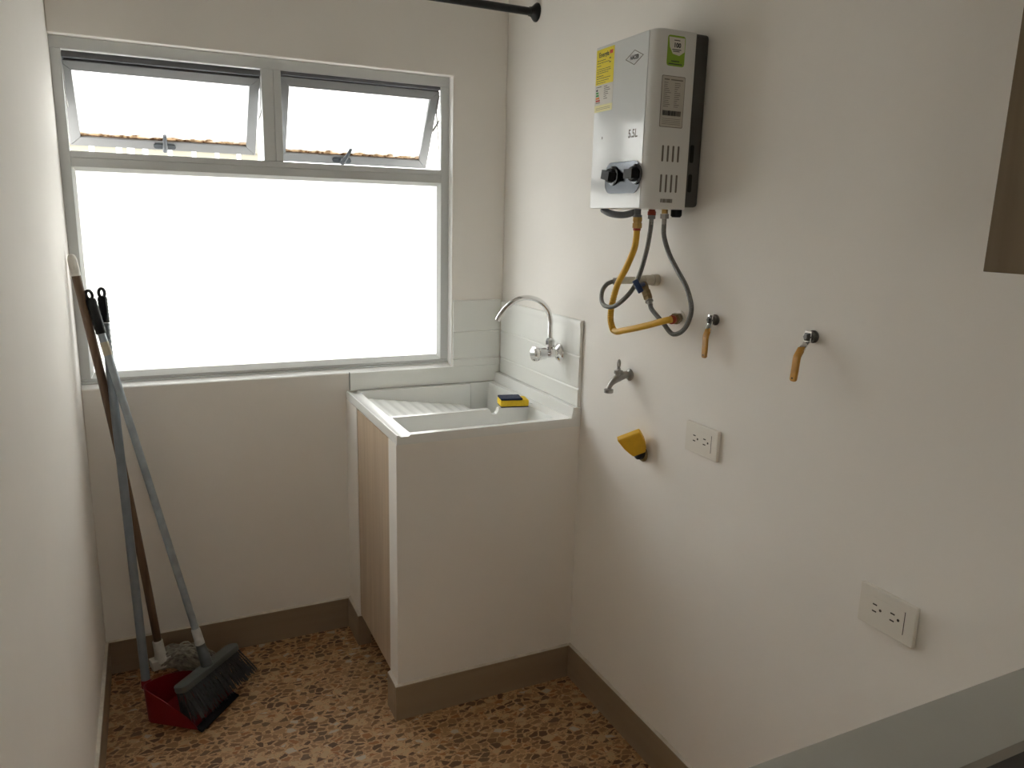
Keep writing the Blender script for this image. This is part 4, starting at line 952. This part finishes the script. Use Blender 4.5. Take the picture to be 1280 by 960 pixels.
# dustpan
dp = empty('dustpan', (-1.18, -0.31, 0.0)); tag(dp, 'red dustpan with long grey stick standing on the floor', 'dustpan')
A = Vector((-1.298, -0.322, 0.004)); B = Vector((-1.157, -0.437, 0.012)); Cc = Vector((-1.040, -0.295, 0.012)); D = Vector((-1.165, -0.175, 0.004)); TH_ = 0.0028
def sheet(quadfn, nu, nv, th):
    """thin shell: grid of points given by quadfn(u,v), thickened"""
    bm = bmesh.new(); G = [[bm.verts.new(quadfn(i / nu, j / nv)) for j in range(nv + 1)] for i in range(nu + 1)]
    for i in range(nu):
        for j in range(nv): bm.faces.new((G[i][j], G[i + 1][j], G[i + 1][j + 1], G[i][j + 1]))
    bmesh.ops.recalc_face_normals(bm, faces=bm.faces)
    bmesh.ops.solidify(bm, geom=list(bm.faces), thickness=th)
    return bm
Hb = 0.118
def wallpt(t):   # perimeter B -> A -> D -> C, rounded at A and D, with height
    P = [B, A, D, Cc]; L_ = [(P[i + 1] - P[i]).length for i in range(3)]; s = t * sum(L_)
    for i in range(3):
        if s <= L_[i] or i == 2: f = min(1, s / L_[i]); base_ = P[i].lerp(P[i + 1], f); break
        s -= L_[i]
    if i == 0: h = Hb * (f ** 0.75) * 0.99 + 0.004
    elif i == 1: h = Hb * (1 - 0.58 * f) + 0.010 * math.sin(PI * f)
    else: h = Hb * 0.42 * ((1 - f) ** 0.75) + 0.004
    return base_, h
bm = bmesh.new(); N_ = 48; o1, o2, i1, i2 = [], [], [], []
cen = (A + B + Cc + D) / 4
raw = [wallpt(k / N_) for k in range(N_ + 1)]
sm_ = []
for k in range(N_ + 1):      # round the corners by averaging
    a0_ = [raw[min(N_, max(0, k + q_))][0] for q_ in (-2, -1, 0, 1, 2)] if 2 <= k <= N_ - 2 else [raw[k][0]]
    b_ = sum(a0_, Vector()) / len(a0_); hh_ = raw[k][1]
    sm_.append((b_, hh_))
for b_, h_ in sm_:
    inn = (cen - b_); inn.z = 0; inn.normalize(); lean = -inn * (h_ * 0.06)
    o1.append(bm.verts.new(b_)); o2.append(bm.verts.new(b_ + lean + Vector((0, 0, h_))))
    i1.append(bm.verts.new(b_ + inn * TH_)); i2.append(bm.verts.new(b_ + lean + inn * TH_ + Vector((0, 0, h_))))
for k in range(N_):
    for q1, q2 in ((o1, o2), (o2, i2), (i2, i1), (i1, o1)): bm.faces.new((q1[k], q1[k + 1], q2[k + 1], q2[k]))
for k in (0, N_): bm.faces.new((o1[k], o2[k], i2[k], i1[k]))
obj('pan_wall', bm, M_redpl, dp, smooth=True)
bm = bmesh.new(); fl = [b_ for b_, h_ in sm_]
lo_ = [bm.verts.new(q_ + Vector((0, 0, 0.0002))) for q_ in fl]; hi_ = [bm.verts.new(q_ + Vector((0, 0, 0.0032))) for q_ in fl]
bm.faces.new(lo_); bm.faces.new(list(reversed(hi_)))
for k in range(len(fl)): bm.faces.new((lo_[k], lo_[(k + 1) % len(fl)], hi_[(k + 1) % len(fl)], hi_[k]))
obj('pan_floor', bm, M_redpl, dp)
ld_ = (Cc - B).normalized(); on = Vector((ld_.y, -ld_.x, 0)) 
bm = bmesh.new(); obox(bm, (B + Cc) / 2 + on * 0.004 + Vector((0, 0, 0.0005)), ld_, (on + Vector((0, 0, -0.35))), (on + Vector((0, 0, -0.35))).normalized().cross(ld_), (Cc - B).length / 2, 0.012, 0.0022)
obj('rubber_lip', bm, M_blackpl, dp, label='black rubber lip')
dt, dl = Vector((-1.3265, -0.030, 1.255)), Vector((-1.2880, -0.276, 0.125)); dd_ = (dt - dl).normalized(); ln = (dt - dl).length
obj('stick', T([dl - dd_ * 0.03, dl + dd_ * (ln - 0.17)], 0.0125, 16), M_gtube, dp, smooth=True)
hang_grip('grip', dt + dd_ * 0.02, dl + dd_ * (ln - 0.085), 0.0125, M_blackpl, dp)['label'] = 'black grip with hanging loop'
bm = bmesh.new(); prof = [(0, 0.0115)]
for i in range(10): prof += [(0.0085 * i + 0.001, 0.0125 if i % 2 else 0.0112), (0.0085 * (i + 1), 0.0125 if i % 2 else 0.0112)]
lathe(bm, dl + dd_ * (ln - 0.172), dd_, prof, 14); obj('threaded_sleeve', bm, M_gtube, dp)
obj('handle_socket', LT(dl - dd_ * 0.034, dd_, [(0, 0.0135), (0.020, 0.0145), (0.024, 0.0135)], 14), M_redpl, dp, smooth=True)
